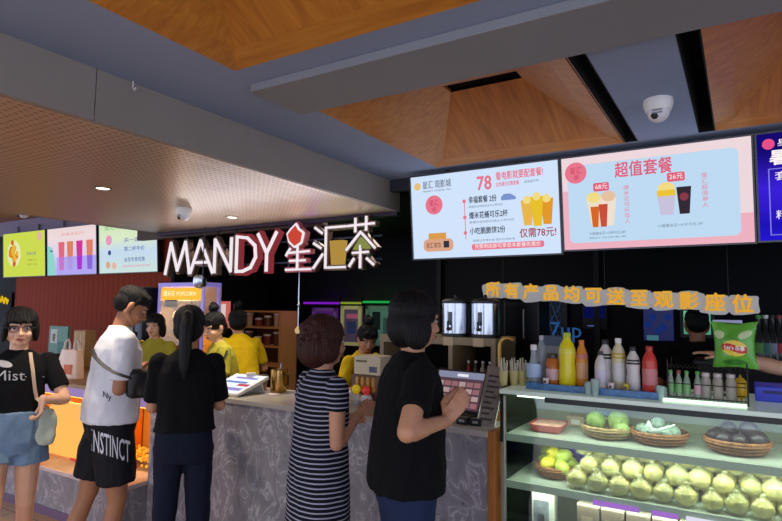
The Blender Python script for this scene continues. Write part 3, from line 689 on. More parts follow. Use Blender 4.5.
# far lit windows of the hall : purple, green
def glowbox(label, x0, y0, x1, y1, Y, m, fr_, inner=()):
    a, b_ = at(x0, y1, Y), at(x1, y0, Y)
    t = thing('poster_frame', label, 'poster', ((a.x+b_.x)/2, Y, a.z)); w = (b_.x-a.x)/2; h = b_.z-a.z
    B().box(-w, 0, 0, w, .03, h).ob('backing', m, t, False)
    b = B()
    for q_ in ((-w, 0, -w+.04, h), (w-.04, 0, w, h), (-w, h-.04, w, h), (-w, 0, w, .04)): b.box(q_[0], -.02, q_[1], q_[2], 0, q_[3])
    b.ob('frame', fr_, t, False)
    for nm, u0, v0, u1, v1, mm in inner: B().box(-w+2*w*u0, -.006, h*(1-v1), -w+2*w*u1, 0, h*(1-v0)).ob(nm, mm, t, False)
    return t
PUR = mat('purple_lit_wall', '#241030', .6, emit='#7a20b0', es=.18)
glowbox('dim purple lit poster left of the yellow framed one', 312, 308, 337, 345, 5.46, PUR, mat('plum_frame', '#5a4a60', .5, emit='#503070', es=.2), (('picture', .25, .3, .8, .5, g('poster_mauve', '#8a5a80', .45)),))
glowbox('small poster in a pale yellow frame on the back wall', 341, 306, 362, 345, 5.46, mat('poster_dusk', '#2a2430', .5, emit='#50405a', es=.3), mat('pale_yellow_frame', '#8c8660', .5, emit='#9a9460', es=.3), (('picture', .25, .2, .85, .32, g('poster_pink', '#b0607a', .5)), ('picture', .3, .4, .7, .7, g('poster_navy', '#30385a', .5))))
glowbox('dim teal window beside the tall dark-haired customer', 366, 306, 398, 345, 5.46, mat('teal_pane', '#20342e', .4, emit='#4a7a68', es=.35), mat('teal_frame', '#4a5a54', .5, emit='#406050', es=.2), (('picture', .2, .15, .45, .6, g('pane_dark', '#1a2624', .5)), ('picture', .55, .3, .85, .8, g('pane_teal', '#3a5850', .5))))
for (x0_, x1_, y_, c_, l_) in ((305, 340, 303, '#8a20d0', 'purple light strip on the back wall'), (342, 362, 303, '#8a9a30', 'yellow-green light strip on the back wall'), (364, 392, 302, '#20b050', 'green light strip on the back wall')):
    a, b_ = at(x0_, y_, 5.46), at(x1_, y_, 5.46)
    t = thing('light_strip', l_, 'light', ((a.x+b_.x)/2, 5.43, a.z)); w = (b_.x-a.x)/2
    B().box(-w, 0, -.012, w, .02, .012).ob('tube', g('strip'+c_, c_, .8), t, False); B().box(-w, .02, -.03, w, .07, .06).ob('bracket', DARK, t, False)
    L = bpy.data.lights.new('strip_lamp', 'POINT'); L.energy = 1.6; L.color = lin(c_); L.shadow_soft_size = .1
    lo = bpy.data.objects.new('strip_lamp', L); COL.objects.link(lo); lo.location = ((a.x+b_.x)/2, 5.2, a.z+.05)
# slim hanging rod with a lamp
p = at(298, 330, 3.9)
t = thing('hanging_lamp', 'thin hanging rod with a small lit end, left of the woman in the striped dress', 'lamp', (p.x, 3.9, p.z))
B().tube([(0, 0, .03), (0, 0, 2.4-p.z)], .006).ob('rod', STEEL, t); B().lathe([(.02, -.03), (.03, 0), (.012, .03)], 14).ob('lamp_head', g('rod_glow', '#e8c890', .7), t); B().ell((0, 0, .22), (.014, .014, .02)).ob('joint', STEEL, t)
# golden steel pot on the counter behind
p = at(279, 375, 3.08)
t = thing('steel_pot', 'tall brass-toned steel pot on the counter left of the striped dress', 'pot', (p.x, 3.08, 1.0))
B().lathe([(.055, 0), (.058, .01), (.058, .15), (.062, .155), (.056, .156), (.052, .02)], 28).ob('body', mat('brass_steel', '#c09a58', .22, metal=1), t)
B().tube([(.058, 0, .12), (.085, 0, .12), (.085, 0, .05), (.058, 0, .05)], .006).ob('handle', BLACKP, t)
B().tube([(0, .0, .02), (.02, .0, .20)], .004).ob('spoon', STEEL, t)
def cup(label, p, r, h_, m, cat='cup', name='paper_cup', group=None, lidm=None):
    t = thing(name, label, cat, p, 0, group); B().lathe([(r*.72, 0), (r, h_), (r*1.05, h_+.003), (r*.95, h_+.002), (r*.7, .006)], 20, cap=True).ob('body', m, t)
    if lidm: B().lathe([(r*1.05, h_), (r*1.07, h_+.01), (r*.9, h_+.018)], 20).ob('lid', lidm, t)
    return t
cup('white paper cup on the counter right of the glowing menu box', (at(251, 384, 2.98).x, 2.98, 1.0), .034, .11, WHITEP, lidm=mat('clear_lid', '#c9c6c4', .3))
cup('brown and white cup on the counter in front of the brass pot', (at(263, 378, 3.08).x, 3.08, 1.0), .035, .09, mat('latte', '#b08a66', .5), lidm=mat('lid_dark', '#3a2a20', .4))
# light boxes with menus in the counter
def lightbox(label, q0, q1, dy, zt=1.004):
    a = at(*q0, 0) if False else None
def menu_box(label, x0, x1, y0, y1, col, els):
    t = thing('menu_lightbox', label, 'menu', ((x0+x1)/2, y0, 1.004), 0, None, R(17)); w = (x1-x0)/2
    B().box(-w-.015, -.01, 0, w+.015, y1-y0+.01, .022, bev=.003).ob('case', WHITEP, t, False); B().box(-w, (y1-y0)*.8, -(y1-y0)*.25, w, (y1-y0)*.85, 0).ob('stand', WHITEP, t, False)
    B().box(-w, 0, .022, w, y1-y0, .024).ob('lit_menu', col, t, False)
    for u0, v0, u1, v1, m_ in els: B().box(-w+2*w*u0, (y1-y0)*v0, .024, -w+2*w*u1, (y1-y0)*v1, .0248).ob('menu_picture', m_, t, False)
MW = g('menu_white', '#dfe6fa', 1.35)
x0 = atz(196, 392, 1.02).x; x1 = atz(250, 392, 1.02).x
menu_box('glowing white and blue menu box lying on the counter by the black-shirted woman', x0, x1, 2.74, 3.02, MW,
         [(.0, .0, .35, .3, g('menu_teal', '#6ac0b8', .9)), (.4, .1, .95, .25, g('menu_lilac', '#a8a0e0', .9)), (.1, .5, .8, .6, g('menu_blue', '#7a98d8', .9)), (.2, .75, .9, .85, g('menu_lilac', '#a8a0e0', .9)), (.62, .35, .98, .48, g('menu_red', '#d8606a', .9))])
x0 = atz(346, 395, 1.02).x; x1 = atz(374, 395, 1.02).x+.03
menu_box('glowing white menu box on the counter between the two short-haired women', x0, x1, 2.72, 2.92, g('menu_white2', '#e8ecff', 1.5),
         [(.1, .6, .9, .7, g('menu_lilac', '#a8a0e0', .9)), (.1, .3, .6, .4, g('menu_lilac', '#a8a0e0', .9))])
# red leaflet + folded paper
for lab, q_, m_, rz_ in (('red and white leaflet lying on the counter right of the glowing menu box', (258, 388), mat('leaflet_red', '#c83a44', .5), .4), ('pale folded paper lying on the counter left of the striped dress', (272, 394), mat('leaflet_pale', '#b8a8b4', .5), -.2)):
    p = atz(*q_, 1.005); t = thing('leaflet', lab, 'leaflet', (p.x, p.y, 1.001), rz_)
    B().box(-.06, -.035, 0, .06, .035, .003).ob('sheet', m_, t, False); B().box(-.045, -.02, .003, .02, .02, .0036).ob('print', mat('print_white', '#e8dcd8', .5), t, False)
# receipt printer / scale between women
p = at(367, 352, 3.03)
t = thing('label_printer', 'beige label printer with a dark window between the two short-haired women', 'printer', (p.x, 3.03, 1.0))
B().box(-.10, 0, .17, .10, .14, .29, bev=.012).ob('body', BEIGEP, t); B().box(.02, -.003, .19, .075, .002, .225).ob('window', mat('window_violet', '#2a2050', .2), t, False)
B().box(-.08, -.002, .25, .0, .002, .262).ob('print', mat('olive_print', '#6a6038', .5), t, False); B().box(-.11, -.01, 0, .11, .15, .17, bev=.008).ob('stand', mat('stand_brown', '#6a4a38', .5), t, False)
b = B()
for k in range(4): b.cap((-.06+.04*k, -.012, .08), (-.06+.04*k, -.012, .15), .014, .012, 8)
b.ob('roll', mat('amber_roll', '#c89030', .4), t)
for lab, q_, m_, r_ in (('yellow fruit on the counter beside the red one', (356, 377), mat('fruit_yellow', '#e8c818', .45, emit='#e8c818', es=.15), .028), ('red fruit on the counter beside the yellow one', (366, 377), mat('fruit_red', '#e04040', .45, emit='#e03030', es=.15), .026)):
    p = at(*q_, 2.97); t = thing('fruit', lab, 'fruit', (p.x, 2.975, 1.06)); B().lathe([(.03, -.06), (.04, -.03), (.028, 0), (.02, 0)], 20).ob('cup', WHITEP, t)
    B().ell((0, 0, r_), (r_, r_, r_*1.02)).ob('flesh', m_, t); B().cap((0, 0, 2*r_-.004), (.003, 0, 2*r_+.01), .0025, .002, 6).ob('stem', mat('stem_brown', '#4a3a1c', .6), t)

# ------------------------------------------------------------------ back cabinet with the two urns
YU = 3.5
cx0, cx1 = -2.14, -1.30
t = thing('back_cabinet', 'open fronted wooden cabinet that carries the two steel urns', 'cabinet', ((cx0+cx1)/2, YU-.12, 0))
w = (cx1-cx0)/2; BW = mat('beige_laminate', '#94805f', .5, var=.06)
B().box(-w, 0, 1.36, w, .38, 1.41, bev=.004).ob('top', BW, t, False); B().box(-w, 0, 0, w, .38, 1.13).ob('lower_body', BW, t, False)
B().box(-w, .36, 1.13, w, .38, 1.36).ob('back_panel', DARK, t, False)
for x in (-w, -.02+.12, w-.03): B().box(x, 0, 1.13, x+.03, .36, 1.36).ob('divider', BW, t, False)
for k in range(3):
    tt = thing('glass_bowl', 'upturned clear bowl in the left bay of the urn cabinet', 'bowl', (-1.93+.11*k, YU-.02, 1.131), 0, 'bowls in the urn cabinet')
    B().lathe([(.048, 0), (.046, .03), (.03, .06), (.012, .07)], 20).ob('body', mat('bowl_glass', '#8f857c', .15, alpha=.75), tt); B().lathe([(.05, 0), (.052, .006), (.047, .008)], 20, cap=False).ob('rim', mat('bowl_rim', '#b8b0a8', .2), tt)
for k in range(4):
    tt = thing('sauce_bottle', 'small %s bottle in the right bay of the urn cabinet' % ('red', 'dark brown', 'cream', 'red')[k], 'bottle', (-1.54+.05*k, YU+.02, 1.131), 0, 'small bottles in the urn cabinet')
    B().lathe([(.018, 0), (.019, .07), (.008, .095), (.008, .11)], 14).ob('body', (mat('bottle_red', '#a02828', .3), mat('bottle_brown', '#3a2018', .3), mat('bottle_cream', '#b8a890', .3))[k % 3], tt); B().lathe([(.010, .11), (.010, .125)], 12).ob('cap', WHITEP, tt)
for q_, lab in ((456, 'steel tea urn behind the tall dark-haired customer, left of the pair'), (485.5, 'steel tea urn under the golden slogan, right of the pair')):
    p = at(q_, 330, YU)
    t = thing('tea_urn', lab, 'urn', (p.x, YU, 1.411))
    rr = .092
    B().lathe([(rr, .018), (rr, .215), (rr-.004, .218)], 36).ob('tank', STEEL, t)
    B().lathe([(rr+.004, 0), (rr+.004, .02), (rr-.005, .022)], 36).ob('base_ring', BLACKP, t)
    B().lathe([(rr+.003, .216), (rr+.003, .232), (rr*.75, .245), (.02, .252)], 36).ob('lid', BLACKP, t)
    B().cap((0, 0, .25), (0, 0, .262), .014, .012).ob('lid_knob', BLACKP, t)
    tp = B().cap((0, -rr, .05), (0, -rr-.035, .05), .011, .010).ob('tap', BLACKP, t); B().cap((0, -rr-.03, .05), (0, -rr-.03, .095), .006, .008).ob('tap_lever', BLACKP, tp)
    B().box(-.014, -rr-.004, .075, .014, -rr+.004, .16, bev=.003).ob('gauge', mat('gauge_dark', '#2a2a38', .2), t, False)
    B().box(-.035, -rr-.03, -.055, .035, -rr+.0, -.002).ob('label_card', mat('card_cream', '#c8b088', .5), t, False)
# cash register tablet
p = at(452, 412, 2.95)
t = thing('order_tablet', 'tilted black touch screen with a grid of pink drinks that the tall woman touches', 'tablet', (p.x+.03, 2.90, 1.0), -.12)
M = Matrix.Translation((0, .0, .035)) @ Matrix.Rotation(R(-24), 4, 'X')
B().box(-.16, 0, 0, .16, .018, .235, bev=.008, M=M).ob('housing', BLACKP, t, False)
GR = g('tablet_grid', '#5b4450', .8)
B().box(-.147, -.001, .014, .147, .0005, .222, M=M).ob('display', GR, t, False)
b = B(); b2 = B()
for i in range(6):
    for j in range(4): (b if (i+j) % 3 else b2).box(-.14+i*.047, -.002, .025+j*.038, -.14+i*.047+.040, -.0012, .025+j*.038+.027, M=M)
b.ob('menu_tiles', g('tile_rose', '#9a6a70', .9), t, False); b2.ob('menu_tiles', g('tile_pale', '#b59a9a', .9), t, False)
B().box(-.147, -.002, .185, .147, -.0011, .222, M=M).ob('title_bar', g('tablet_bar', '#8a8ea8', .9), t, False); B().box(-.02, -.003, .195, .05, -.002, .21, M=M).ob('title_text', g('tablet_white', '#e8e8f4', 1), t, False)
B().box(-.09, -.02, 0, .09, .12, .012, bev=.004).ob('foot', BLACKP, t, False); B().box(-.02, .05, .01, .02, .07, .16).ob('neck', BLACKP, t, False)
p = at(452, 416, 2.79)
for k, dx_ in enumerate((.0, .075)):
    tt = boxthing('button_pad', 'small dark pad with a pale button row below the touch screen, %s of two' % ('left', 'right')[k], 'device', (p.x-.0+dx_+.07, 2.78, 1.0), .06, .05, .035, BLACKP, parts=(('buttons', -.5, .35, .5, .7, ALU),))
# leaning menu board
a0, a1, a2, a3 = at(492, 365, 2.98), at(508, 368, 2.98), at(476, 421, 2.76), at(492, 425, 2.76)
t = thing('menu_board', 'slanted white menu board leaning between the touch screen and the glass case', 'menu', ((a2.x+a3.x)/2, 2.76, 1.0))
o_ = V(t.location)
pts = [V((a2.x, 2.76, 1.003)), V((a3.x+.01, 2.76, 1.003)), V((a1.x+.01, 2.93, a1.z)), V((a0.x, 2.93, a0.z))]
pts = [q-o_ for q in pts]
B().quadring([pts, [q+V((0, .006, 0)) for q in pts]]).ob('board', mat('board_print', '#8f8580', .35, var=.25, vs=40), t, False)
def lerp2(u, v): return pts[0].lerp(pts[1], u).lerp(pts[3].lerp(pts[2], u), v)
b = B()
for k in range(9):
    v = .1+.09*k; q = [lerp2(.15, v), lerp2(.8-.2*(k % 2), v), lerp2(.8-.2*(k % 2), v+.035), lerp2(.15, v+.035)]
    b.quadring([[x+V((0, -.0015, 0)) for x in q], [x+V((0, -.0005, 0)) for x in q]])
b.ob('print', mat('dark_print', '#4a4044', .5), t, False)
for u in (0, 1): B().tube([lerp2(u, 0), lerp2(u, 1)], .004, 6).ob('edge', ALU, t)
B().box(-.05, .005, 0, .06, .14, .008).ob('foot', WHITEP, t, False); B().tube([(0, .13, .004), lerp2(.5, .7)+V((0, .008, 0))], .004, 6).ob('prop', ALU, t)
# ---- the glass case
cx0, cx1, ZT = -1.015, .62, 1.20
YC = 2.72; YB = 3.28
t = thing('display_case', 'glass fronted refrigerated case full of fruit at the right', 'display case', ((cx0+cx1)/2, YC, 0))
w = (cx1-cx0)/2
GREENG = glass('green_tint_glass', '#f2faf4', .06)
TOPM = mat('frosted_glass_top', '#c6d2c8', .25, emit='#d0e8d4', es=.12)
B().box(-w-.01, -.01, ZT-.02, w+.01, .58, ZT, bev=.003).ob('glass_top', TOPM, t, False)
B().box(-w+.21, .0, ZT-.045, w-.01, .02, ZT-.022).ob('header_strip', BLACKP, t, False)
B().box(-w, .004, .34, w, .008, ZT-.03).ob('front_pane', GREENG, t, False)
B().box(-w, .01, .34, -w+.006, .55, ZT-.03).ob('side_pane', GREENG, t, False); B().box(w-.006, .01, .34, w, .55, ZT-.03).ob('side_pane', GREENG, t, False)
B().box(-w, .55, .3, w, .57, ZT-.022).ob('back_panel', mat('mint_back', '#a3a890', .4, var=.3, vs=3), t, False)
for x in (-w-.004, w-.02): B().box(x, -.006, 0, x+.02, .018, ZT-.03, bev=.003).ob('post', ALU, t, False)
B().box(-w-.006, -.008, .95, -w+.010, -.004, ZT-.022).ob('hinge_bar', BLACKP, t, False)
SHG = mat('shelf_glass', '#bcc6ba', .15)
for z in (.985, .765):
    B().box(-w+.01, .03, z-.016, w-.01, .54, z).ob('shelf', SHG, t, False)
    B().box(-w+.01, .015, z-.03, w-.01, .03, z+.004, bev=.002).ob('shelf_edge', mat('shelf_edge', '#aab2a6', .3, emit='#c0d0c0', es=.10), t, False)
B().box(-w+.01, .02, .40, w-.01, .54, .44).ob('floor_tray', mat('mint_tray', '#c8dccc', .4), t, False)
B().box(-w, .0, .0, w, .56, .36, bev=.004).ob('base', mat('case_base', '#8a8880', .4), t, False)
LED = g('led_mint', '#e0ffe4', 2.2)
for z, y in ((ZT-.03, .05), (.963, .06), (.743, .06)): B().box(-w+.06, y, z-.006, w-.06, y+.012, z).ob('led_strip', LED, t, False)
B().box(-w+.71, .05, ZT+.001, -w+1.02, .085, ZT+.012, bev=.002).ob('light_tube', g('tube_mint', '#d8ffe0', 1.6), t, False)
for i, (xa_, xb_) in enumerate(((.36, .55), (.60, .70), (.73, .90))):
    b = B().box(-w+xa_+.06, .006, .728, -w+xb_+.06, .012, .748).ob('price_strip', g('strip_violet', '#b070e0', .9) if i != 2 else g('strip_white', '#f0e8ff', 1), t, False)
def arealamp(name, loc, sx, sy, e, col, rot=(0, 0, 0)):
    L = bpy.data.lights.new(name, 'AREA'); L.shape = 'RECTANGLE'; L.size = sx; L.size_y = sy; L.energy = e; L.color = col
    o = bpy.data.objects.new(name, L); COL.objects.link(o); o.location = loc; o.rotation_euler = rot; return o
for z, e in ((ZT-.045, 3.0), (.94, 3.0), (.72, 2.6)):
    arealamp('case_led', ((cx0+cx1)/2, YC+.10, z), 1.5, .03, e, (.93, 1, .90))
# ---- baskets with fruit
def basket(label, x, z, rx, ry, h_, m):
    t = thing('wicker_basket', label, 'basket', (x, YC+.24, z))
    me = B().lathe([(.72, 0), (.78, .02), (.92, h_*.6), (1, h_), (1.02, h_+.004), (.96, h_+.002), (.86, h_*.5), (.7, .012)], 48, sx=rx, sy=ry).mesh()
    mkob('body', me, m, t)
    b = B(); n = 44
    for k in range(3):
        zz = h_*(.25+.28*k); rr_ = .80+.075*(k+1)*(1)
        b.tube([((rr_+.012*(1 if j % 2 else -1))*rx*math.cos(2*PI*j/n), (rr_+.012*(1 if j % 2 else -1))*ry*math.sin(2*PI*j/n), zz) for j in range(n)], .005, 6, True)
    b.ob('weave', m, t)
    B().tube([(1.0*rx*math.cos(2*PI*j/32), 1.0*ry*math.sin(2*PI*j/32), h_) for j in range(32)], .007, 8, True).ob('rim', m, t)
    return t
WK = mat('wicker', '#8f5a30', .6, var=.35, vs=60, bump=.5, bs=90); WK2 = mat('pale_wicker', '#a88a5c', .6, var=.35, vs=60, bump=.5, bs=90)
def fruit(name, label, cat, p, r, m, group, stem=True, sq=.95, rz=0):
    t = thing(name, label, cat, p, rz, group)
    me = B().ell((0, 0, r*sq), (r, r, r*sq), None, 18, 12).mesh()
    for v in me.vertices:
        d = v.co-V((0, 0, r*sq)); v.co += d*(noise.noise(v.co*30+V(p)*7)*.10)
    mkob('flesh', me, m, t)
    if stem: B().cap((0, 0, 2*r*sq-.003), (.003, 0, 2*r*sq+.008), .002, .0018, 6).ob('stem', mat('stem_brown', '#4a3a1c', .6), t)
    return t
def fx(px, py): return at(px, py, YC+.2).x
GM = mat('melon_green', '#7c9a50', .5, var=.25, vs=14, stretch=(3, 3, 1)); GM2 = mat('cabbage_green', '#8ba458', .5, var=.2, vs=20)
ZA, ZB_ = .987, .767
basket('wicker basket of green melons on the upper shelf', fx(606, 435), ZA, .115, .12, .05, WK2)
for k, (px_, dy, r_, m_, lab) in enumerate(((594, .0, .047, GM, 'darker green melon, left in the basket on the upper shelf'), (616, .02, .05, GM2, 'pale green melon, right in the basket on the upper shelf'), (622, -.05, .036, GM2, 'small green melon at the front right of the upper shelf basket'))):
    fruit('melon', lab, 'melon', (fx(px_, 430), YC+.24+dy, ZA+.025-.01*(k == 2)), r_, m_, 'melons in the upper basket')
basket('wicker basket of film-wrapped pale fruit on the upper shelf', fx(658, 440), ZA, .12, .12, .05, WK)
FW = mat('foam_net', '#98aea2', .45, var=.15, vs=40, bump=.6, bs=120)
fr = random.Random(9)
for k in range(7):
    a_ = 2*PI*k/6; r0 = .065 if k < 6 else 0
    fruit('wrapped_fruit', 'pale fruit in foam netting heaped in the middle upper basket', 'fruit', (fx(657, 440)+r0*math.cos(a_), YC+.24+r0*math.sin(a_), ZA+(.022 if k < 6 else .055)), .031, FW, 'foam-netted fruit in the middle basket', False)
b = B().tube([(fx(658, 440)+.02*math.cos(k)-.06+.02*k, YC+.14+.01*math.sin(k*2), ZA+.085+.02*math.sin(k*1.3)) for k in range(7)], [.002, .006, .01, .012, .009, .006, .002], 8)
tag(b.ob('plastic_twist', mat('film_clear', '#dcebe4', .2, alpha=.6)), 'twist of clear plastic film over the foam-netted fruit', 'film')
basket('wicker basket of dark plums on the upper shelf', fx(737, 448), ZA, .125, .12, .052, WK)
PL = mat('plum_skin', '#2c222c', .4, var=.35, vs=18)
for k, (dx_, dy, dz_) in enumerate(((-.085, 0, .03), (-.05, -.06, .026), (-.03, .05, .035), (.01, -.075, .03), (.035, .0, .045), (.075, -.04, .028), (.085, .04, .03), (-.03, -.005, .062), (.045, -.03, .07), (-.075, .06, .028))):
    fruit('plum', 'dark purple plum in the right-hand basket on the upper shelf', 'plum', (fx(737, 448)+dx_, YC+.24+dy, ZA+dz_), .031+.003*(k % 3), PL, 'plums in the right-hand basket')
# red tray
p = fx(548, 434)
t = thing('food_tray', 'red and white foam tray at the left of the upper shelf', 'tray', (p, YC+.22, ZA))
B().rings([(0, 0, 0, .065, .075), (.035, 0, 0, .082, .09), (.037, 0, 0, .084, .092), (.036, 0, 0, .078, .086), (.01, 0, 0, .06, .07)], 32, p=6).ob('body', mat('tray_red', '#c85858', .4), t)
B().rings([(.030, 0, 0, .076, .084), (.036, 0, 0, .07, .08)], 24, p=5).ob('contents', mat('tray_pink', '#d8a090', .5, var=.3, vs=40), t)
for k in range(2): p = fx(566+k*6, 420); boxthing('small_box', ('tan packet behind the red tray', 'blue packet behind the melon basket')[k], 'packet', (p+.12*k, YC+.42, ZA), .09, .06, .05+.04*k, (mat('packet_tan', '#c0a888', .5), mat('packet_blue', '#6a9ab0', .5))[k], parts=(('label', -.5, .2, .5, .7, WHITEP),))
p = fx(612, 410); boxthing('price_card', 'white price card hanging at the back of the upper shelf', 'card', (p+.02, YC+.5, ZA+.09), .14, .01, .05, WHITEP, parts=(('print', -.7, .3, .7, .6, mat('dark_print', '#4a4044', .5)),))
# middle shelf : basket of mangoes
bx = fx(553, 480)+.01
basket('wicker basket of yellow and green mangoes on the middle shelf', bx, ZB_, .10, .11, .05, WK)
YM_ = mat('mango_yellow', '#d8c828', .4, var=.2, vs=10); YG_ = mat('mango_green', '#8f9c34', .4, var=.3, vs=10); YGL = mat('mango_lime', '#b8c850', .4, var=.2, vs=10)
for k, (dx_, dy, dz_, m_) in enumerate(((-.055, .02, .03, YG_), (-.03, -.05, .03, YM_), (.04, -.06, .025, YGL), (.05, .03, .03, YGL), (-.015, .0, .07, YM_), (-.06, .05, .065, YG_), (.03, .0, .065, YGL))):
    t = thing('mango', '%s mango heaped in the left basket on the middle shelf' % ('bright yellow' if m_ is YM_ else 'dark green' if m_ is YG_ else 'lime green'), 'mango', (bx+dx_, YC+.24+dy, ZB_+dz_), k*1.1, 'mangoes in the middle-shelf basket')
    me = B().ell((0, 0, .033), (.046, .034, .034), None, 20, 14).mesh()
    for v in me.vertices: v.co.z += .12*v.co.x; v.co.y *= 1-.8*v.co.x
    mkob('flesh', me, m_, t); B().cap((.046, 0, .038), (.052, 0, .041), .003, .002, 6).ob('stem', MC['stem_brown'], t)
p = fx(566, 455); boxthing('blue_box', 'deep blue box behind the mango basket', 'box', (p, YC+.4, ZB_), .10, .07, .14, mat('ultramarine', '#3028b0', .4, emit='#3020d0', es=.15), parts=(('label', -.5, .4, .5, .6, mat('lilac_label', '#8a80d0', .4)),))
p = fx(624, 455); boxthing('blue_box', 'flat blue and white box behind the guavas', 'box', (p, YC+.44, ZB_), .16, .06, .16, mat('steel_blue', '#5a6aa0', .4), parts=(('label', -.7, .5, .6, .75, mat('label_white', '#dfe4f0', .4)),))
# guavas in rows
GU = [mat('guava_a', '#cdbd5c', .5, var=.3, vs=22), mat('guava_b', '#b4ac54', .5, var=.35, vs=22), mat('guava_c', '#dccc78', .5, var=.3, vs=22)]
GFILM = mat('guava_film', '#dcdcb0', .18, alpha=.33)
protos = []
for k in range(3):
    t = thing('guava', 'yellow-green guava in a thin plastic bag, one of the rows piled on the middle shelf', 'guava', (0, 0, 0), 0, 'bagged guavas on the middle shelf')
    me = B().ell((0, 0, .036), (.043, .043, .036), None, 22, 14).mesh()
    for v in me.vertices:
        a_ = math.atan2(v.co.y, v.co.x); v.co += V((v.co.x, v.co.y, 0))*.05*math.cos(5*a_+k) ; v.co.z += .004*noise.noise(v.co*60+V((k*9, 0, 0)))
        if v.co.z > .055: v.co.z -= .006
    mkob('flesh', me, GU[k], t)
    me = B().rings([(-.0, 0, 0, .034, .034), (.02, 0, 0, .045, .045), (.05, 0, 0, .043, .043), (.072, 0, 0, .022, .022), (.080, .002, 0, .007, .007), (.094, .010, 0, .016, .009)], 22).mesh()
    for v in me.vertices: v.co += V((noise.noise(v.co*70+V((k, 5, 0))), noise.noise(v.co*70+V((k, 15, 0))), 0))*.006
    mkob('plastic_bag', me, GFILM, t)
    protos.append(t)
gi = 0; gx0 = fx(582, 480)
# three rising rows, each resting on the row in front and below
for row in range(4):
    yy = YC+.095+.092*row
    for lv in range(min(row+1, 2) + (1 if row >= 2 else 0)):
        n = 12
        for k in range(n):
            x = gx0+.092*k+(lv % 2)*.046+fr.uniform(-.006, .006)
            if x > cx1-.07: continue
            if row < 2 and lv > row: continue
            pr_ = protos[gi % 3]; loc = (x, yy+fr.uniform(-.008, .008)-.02*lv, ZB_+.002+.062*lv); rz = fr.uniform(0, 6.2)
            if gi < 3: pr_.location = loc; pr_.rotation_euler.z = rz
            else: dup(pr_, loc, rz, scale=fr.uniform(.9, 1.06))
            gi += 1
# bottom compartment
ZD = .442
p = fx(545, 521); t = boxthing('juice_carton', 'white carton with a grey photo label at the left of the bottom shelf', 'carton', (p, YC+.2, ZD), .11, .10, .255, mat('carton_white', '#e4e2d4', .45), .12, parts=(('label', -.85, .05, .5, .85, mat('carton_grey', '#8a8f98', .45, var=.35, vs=30)), ('print', -.5, .3, .1, .6, mat('carton_dark', '#3a4048', .45)), ('print', -.7, .1, .3, .2, mat('carton_teal', '#6a9a90', .45))))
B().box(-.05, -.045, .255, .05, .045, .262).ob('flap', WHITEP, t, False)
for k in range(6):
    t = thing('brown_carton', 'taupe printed carton in the row along the bottom shelf', 'carton', (fx(592, 521)+.108*k, YC+.16, ZD), 0, 'taupe cartons on the bottom shelf')
    B().box(-.05, -.04, 0, .05, .06, .235, bev=.003).ob('body', mat('carton_taupe', '#8a7868', .5, var=.1), t, False); B().box(-.05, -.04, .235, .05, .06, .243).ob('lid', mat('carton_lid', '#c0b4a4', .5), t, False)
    B().box(-.03, -.0415, .10, .02, -.0395, .19).ob('label', mat('carton_label', '#a8947e', .5), t, False)
for k in range(5):
    p = fx(700, 521)+.09*k
    fruit('yellow_fruit', 'yellow fruit lying behind the taupe cartons on the bottom shelf', 'fruit', (fx(592, 521)+.12*k, YC+.42, ZD), .04, GM2, 'fruit at the back of the bottom shelf')
# ---- things on top of the case
ZT2 = ZT+.001; YTb = YC+.16
def bottle(label, px_, yb, w_, h_, m, capm, prof='round', Y=None, liquid=None, labelm=None, group=None, band=None):
    Y = Y or YTb; p = at(px_, 380, Y); r = w_/2
    t = thing('bottle', label, 'bottle', (p.x, Y, yb), 0, group)
    if prof == 'flask': pr_ = [(r, 0), (r*1.02, .01), (r*.9, h_*.25), (r*.42, h_*.68), (r*.36, h_*.88)]
    elif prof == 'jar': pr_ = [(r*.95, 0), (r, .01), (r, h_*.72), (r*.75, h_*.82), (r*.7, h_*.88)]
    elif prof == 'juice': pr_ = [(r*.9, 0), (r, .012), (r, h_*.3), (r*.93, h_*.42), (r, h_*.55), (r, h_*.66), (r*.8, h_*.78), (r*.42, h_*.88), (r*.4, h_*.92)]
    else: pr_ = [(r*.92, 0), (r, .01), (r, h_*.62), (r*.9, h_*.72), (r*.5, h_*.86), (r*.38, h_*.92)]
    B().lathe(pr_, 26).ob('body', m, t)
    hc = pr_[-1][1]; rc = pr_[-1][0]*1.18
    B().lathe([(rc, hc-.004), (rc, h_-.003), (rc*.9, h_)], 20).ob('cap', capm, t)
    if labelm: B().lathe([(r*1.012, h_*.16), (r*1.018, h_*.17), (r*1.018, h_*.5), (r*1.012, h_*.51)], 26, cap=False).ob('label', labelm, t)
    if band: B().lathe([(r*1.01, h_*.60), (r*1.02, h_*.61), (r*.97, h_*.70), (r*.94, h_*.71)], 26, cap=False).ob('neck_label', band, t)
    return t
CG = mat('clear_bottle', '#a8b4b8', .1, alpha=.55); BLL = mat('blue_label', '#4a70b0', .4)
bottle('clear flask bottle with a blue foot, leftmost on the glass case', 534, ZT2+.022, .075, .19, CG, WHITEP, 'flask', labelm=mat('bluewhite_label', '#a8c0dc', .4))
bottle('taller clear bottle just behind the leftmost flask', 542, ZT2+.022, .052, .235, CG, mat('cap_grey', '#b8b8b8', .4), 'round', YTb+.06, labelm=mat('grey_label', '#8a8a90', .4))
bottle('squat amber jar with a dark lid between the flasks and the yellow bottle', 552.5, ZT2+.022, .062, .15, mat('amber_drink', '#b8641c', .25, var=.2, vs=20), mat('lid_dark', '#2a1a14', .4), 'jar', labelm=mat('rose_label', '#d0a8a8', .4))
bottle('big bright yellow juice bottle in the left blue tray', 567.5, ZT2+.022, .078, .255, mat('yellow_drink', '#d2c414', .3, emit='#d0c000', es=.08), mat('cap_lime', '#b8c830', .4), 'juice', band=mat('yellow_band', '#e0d850', .4))
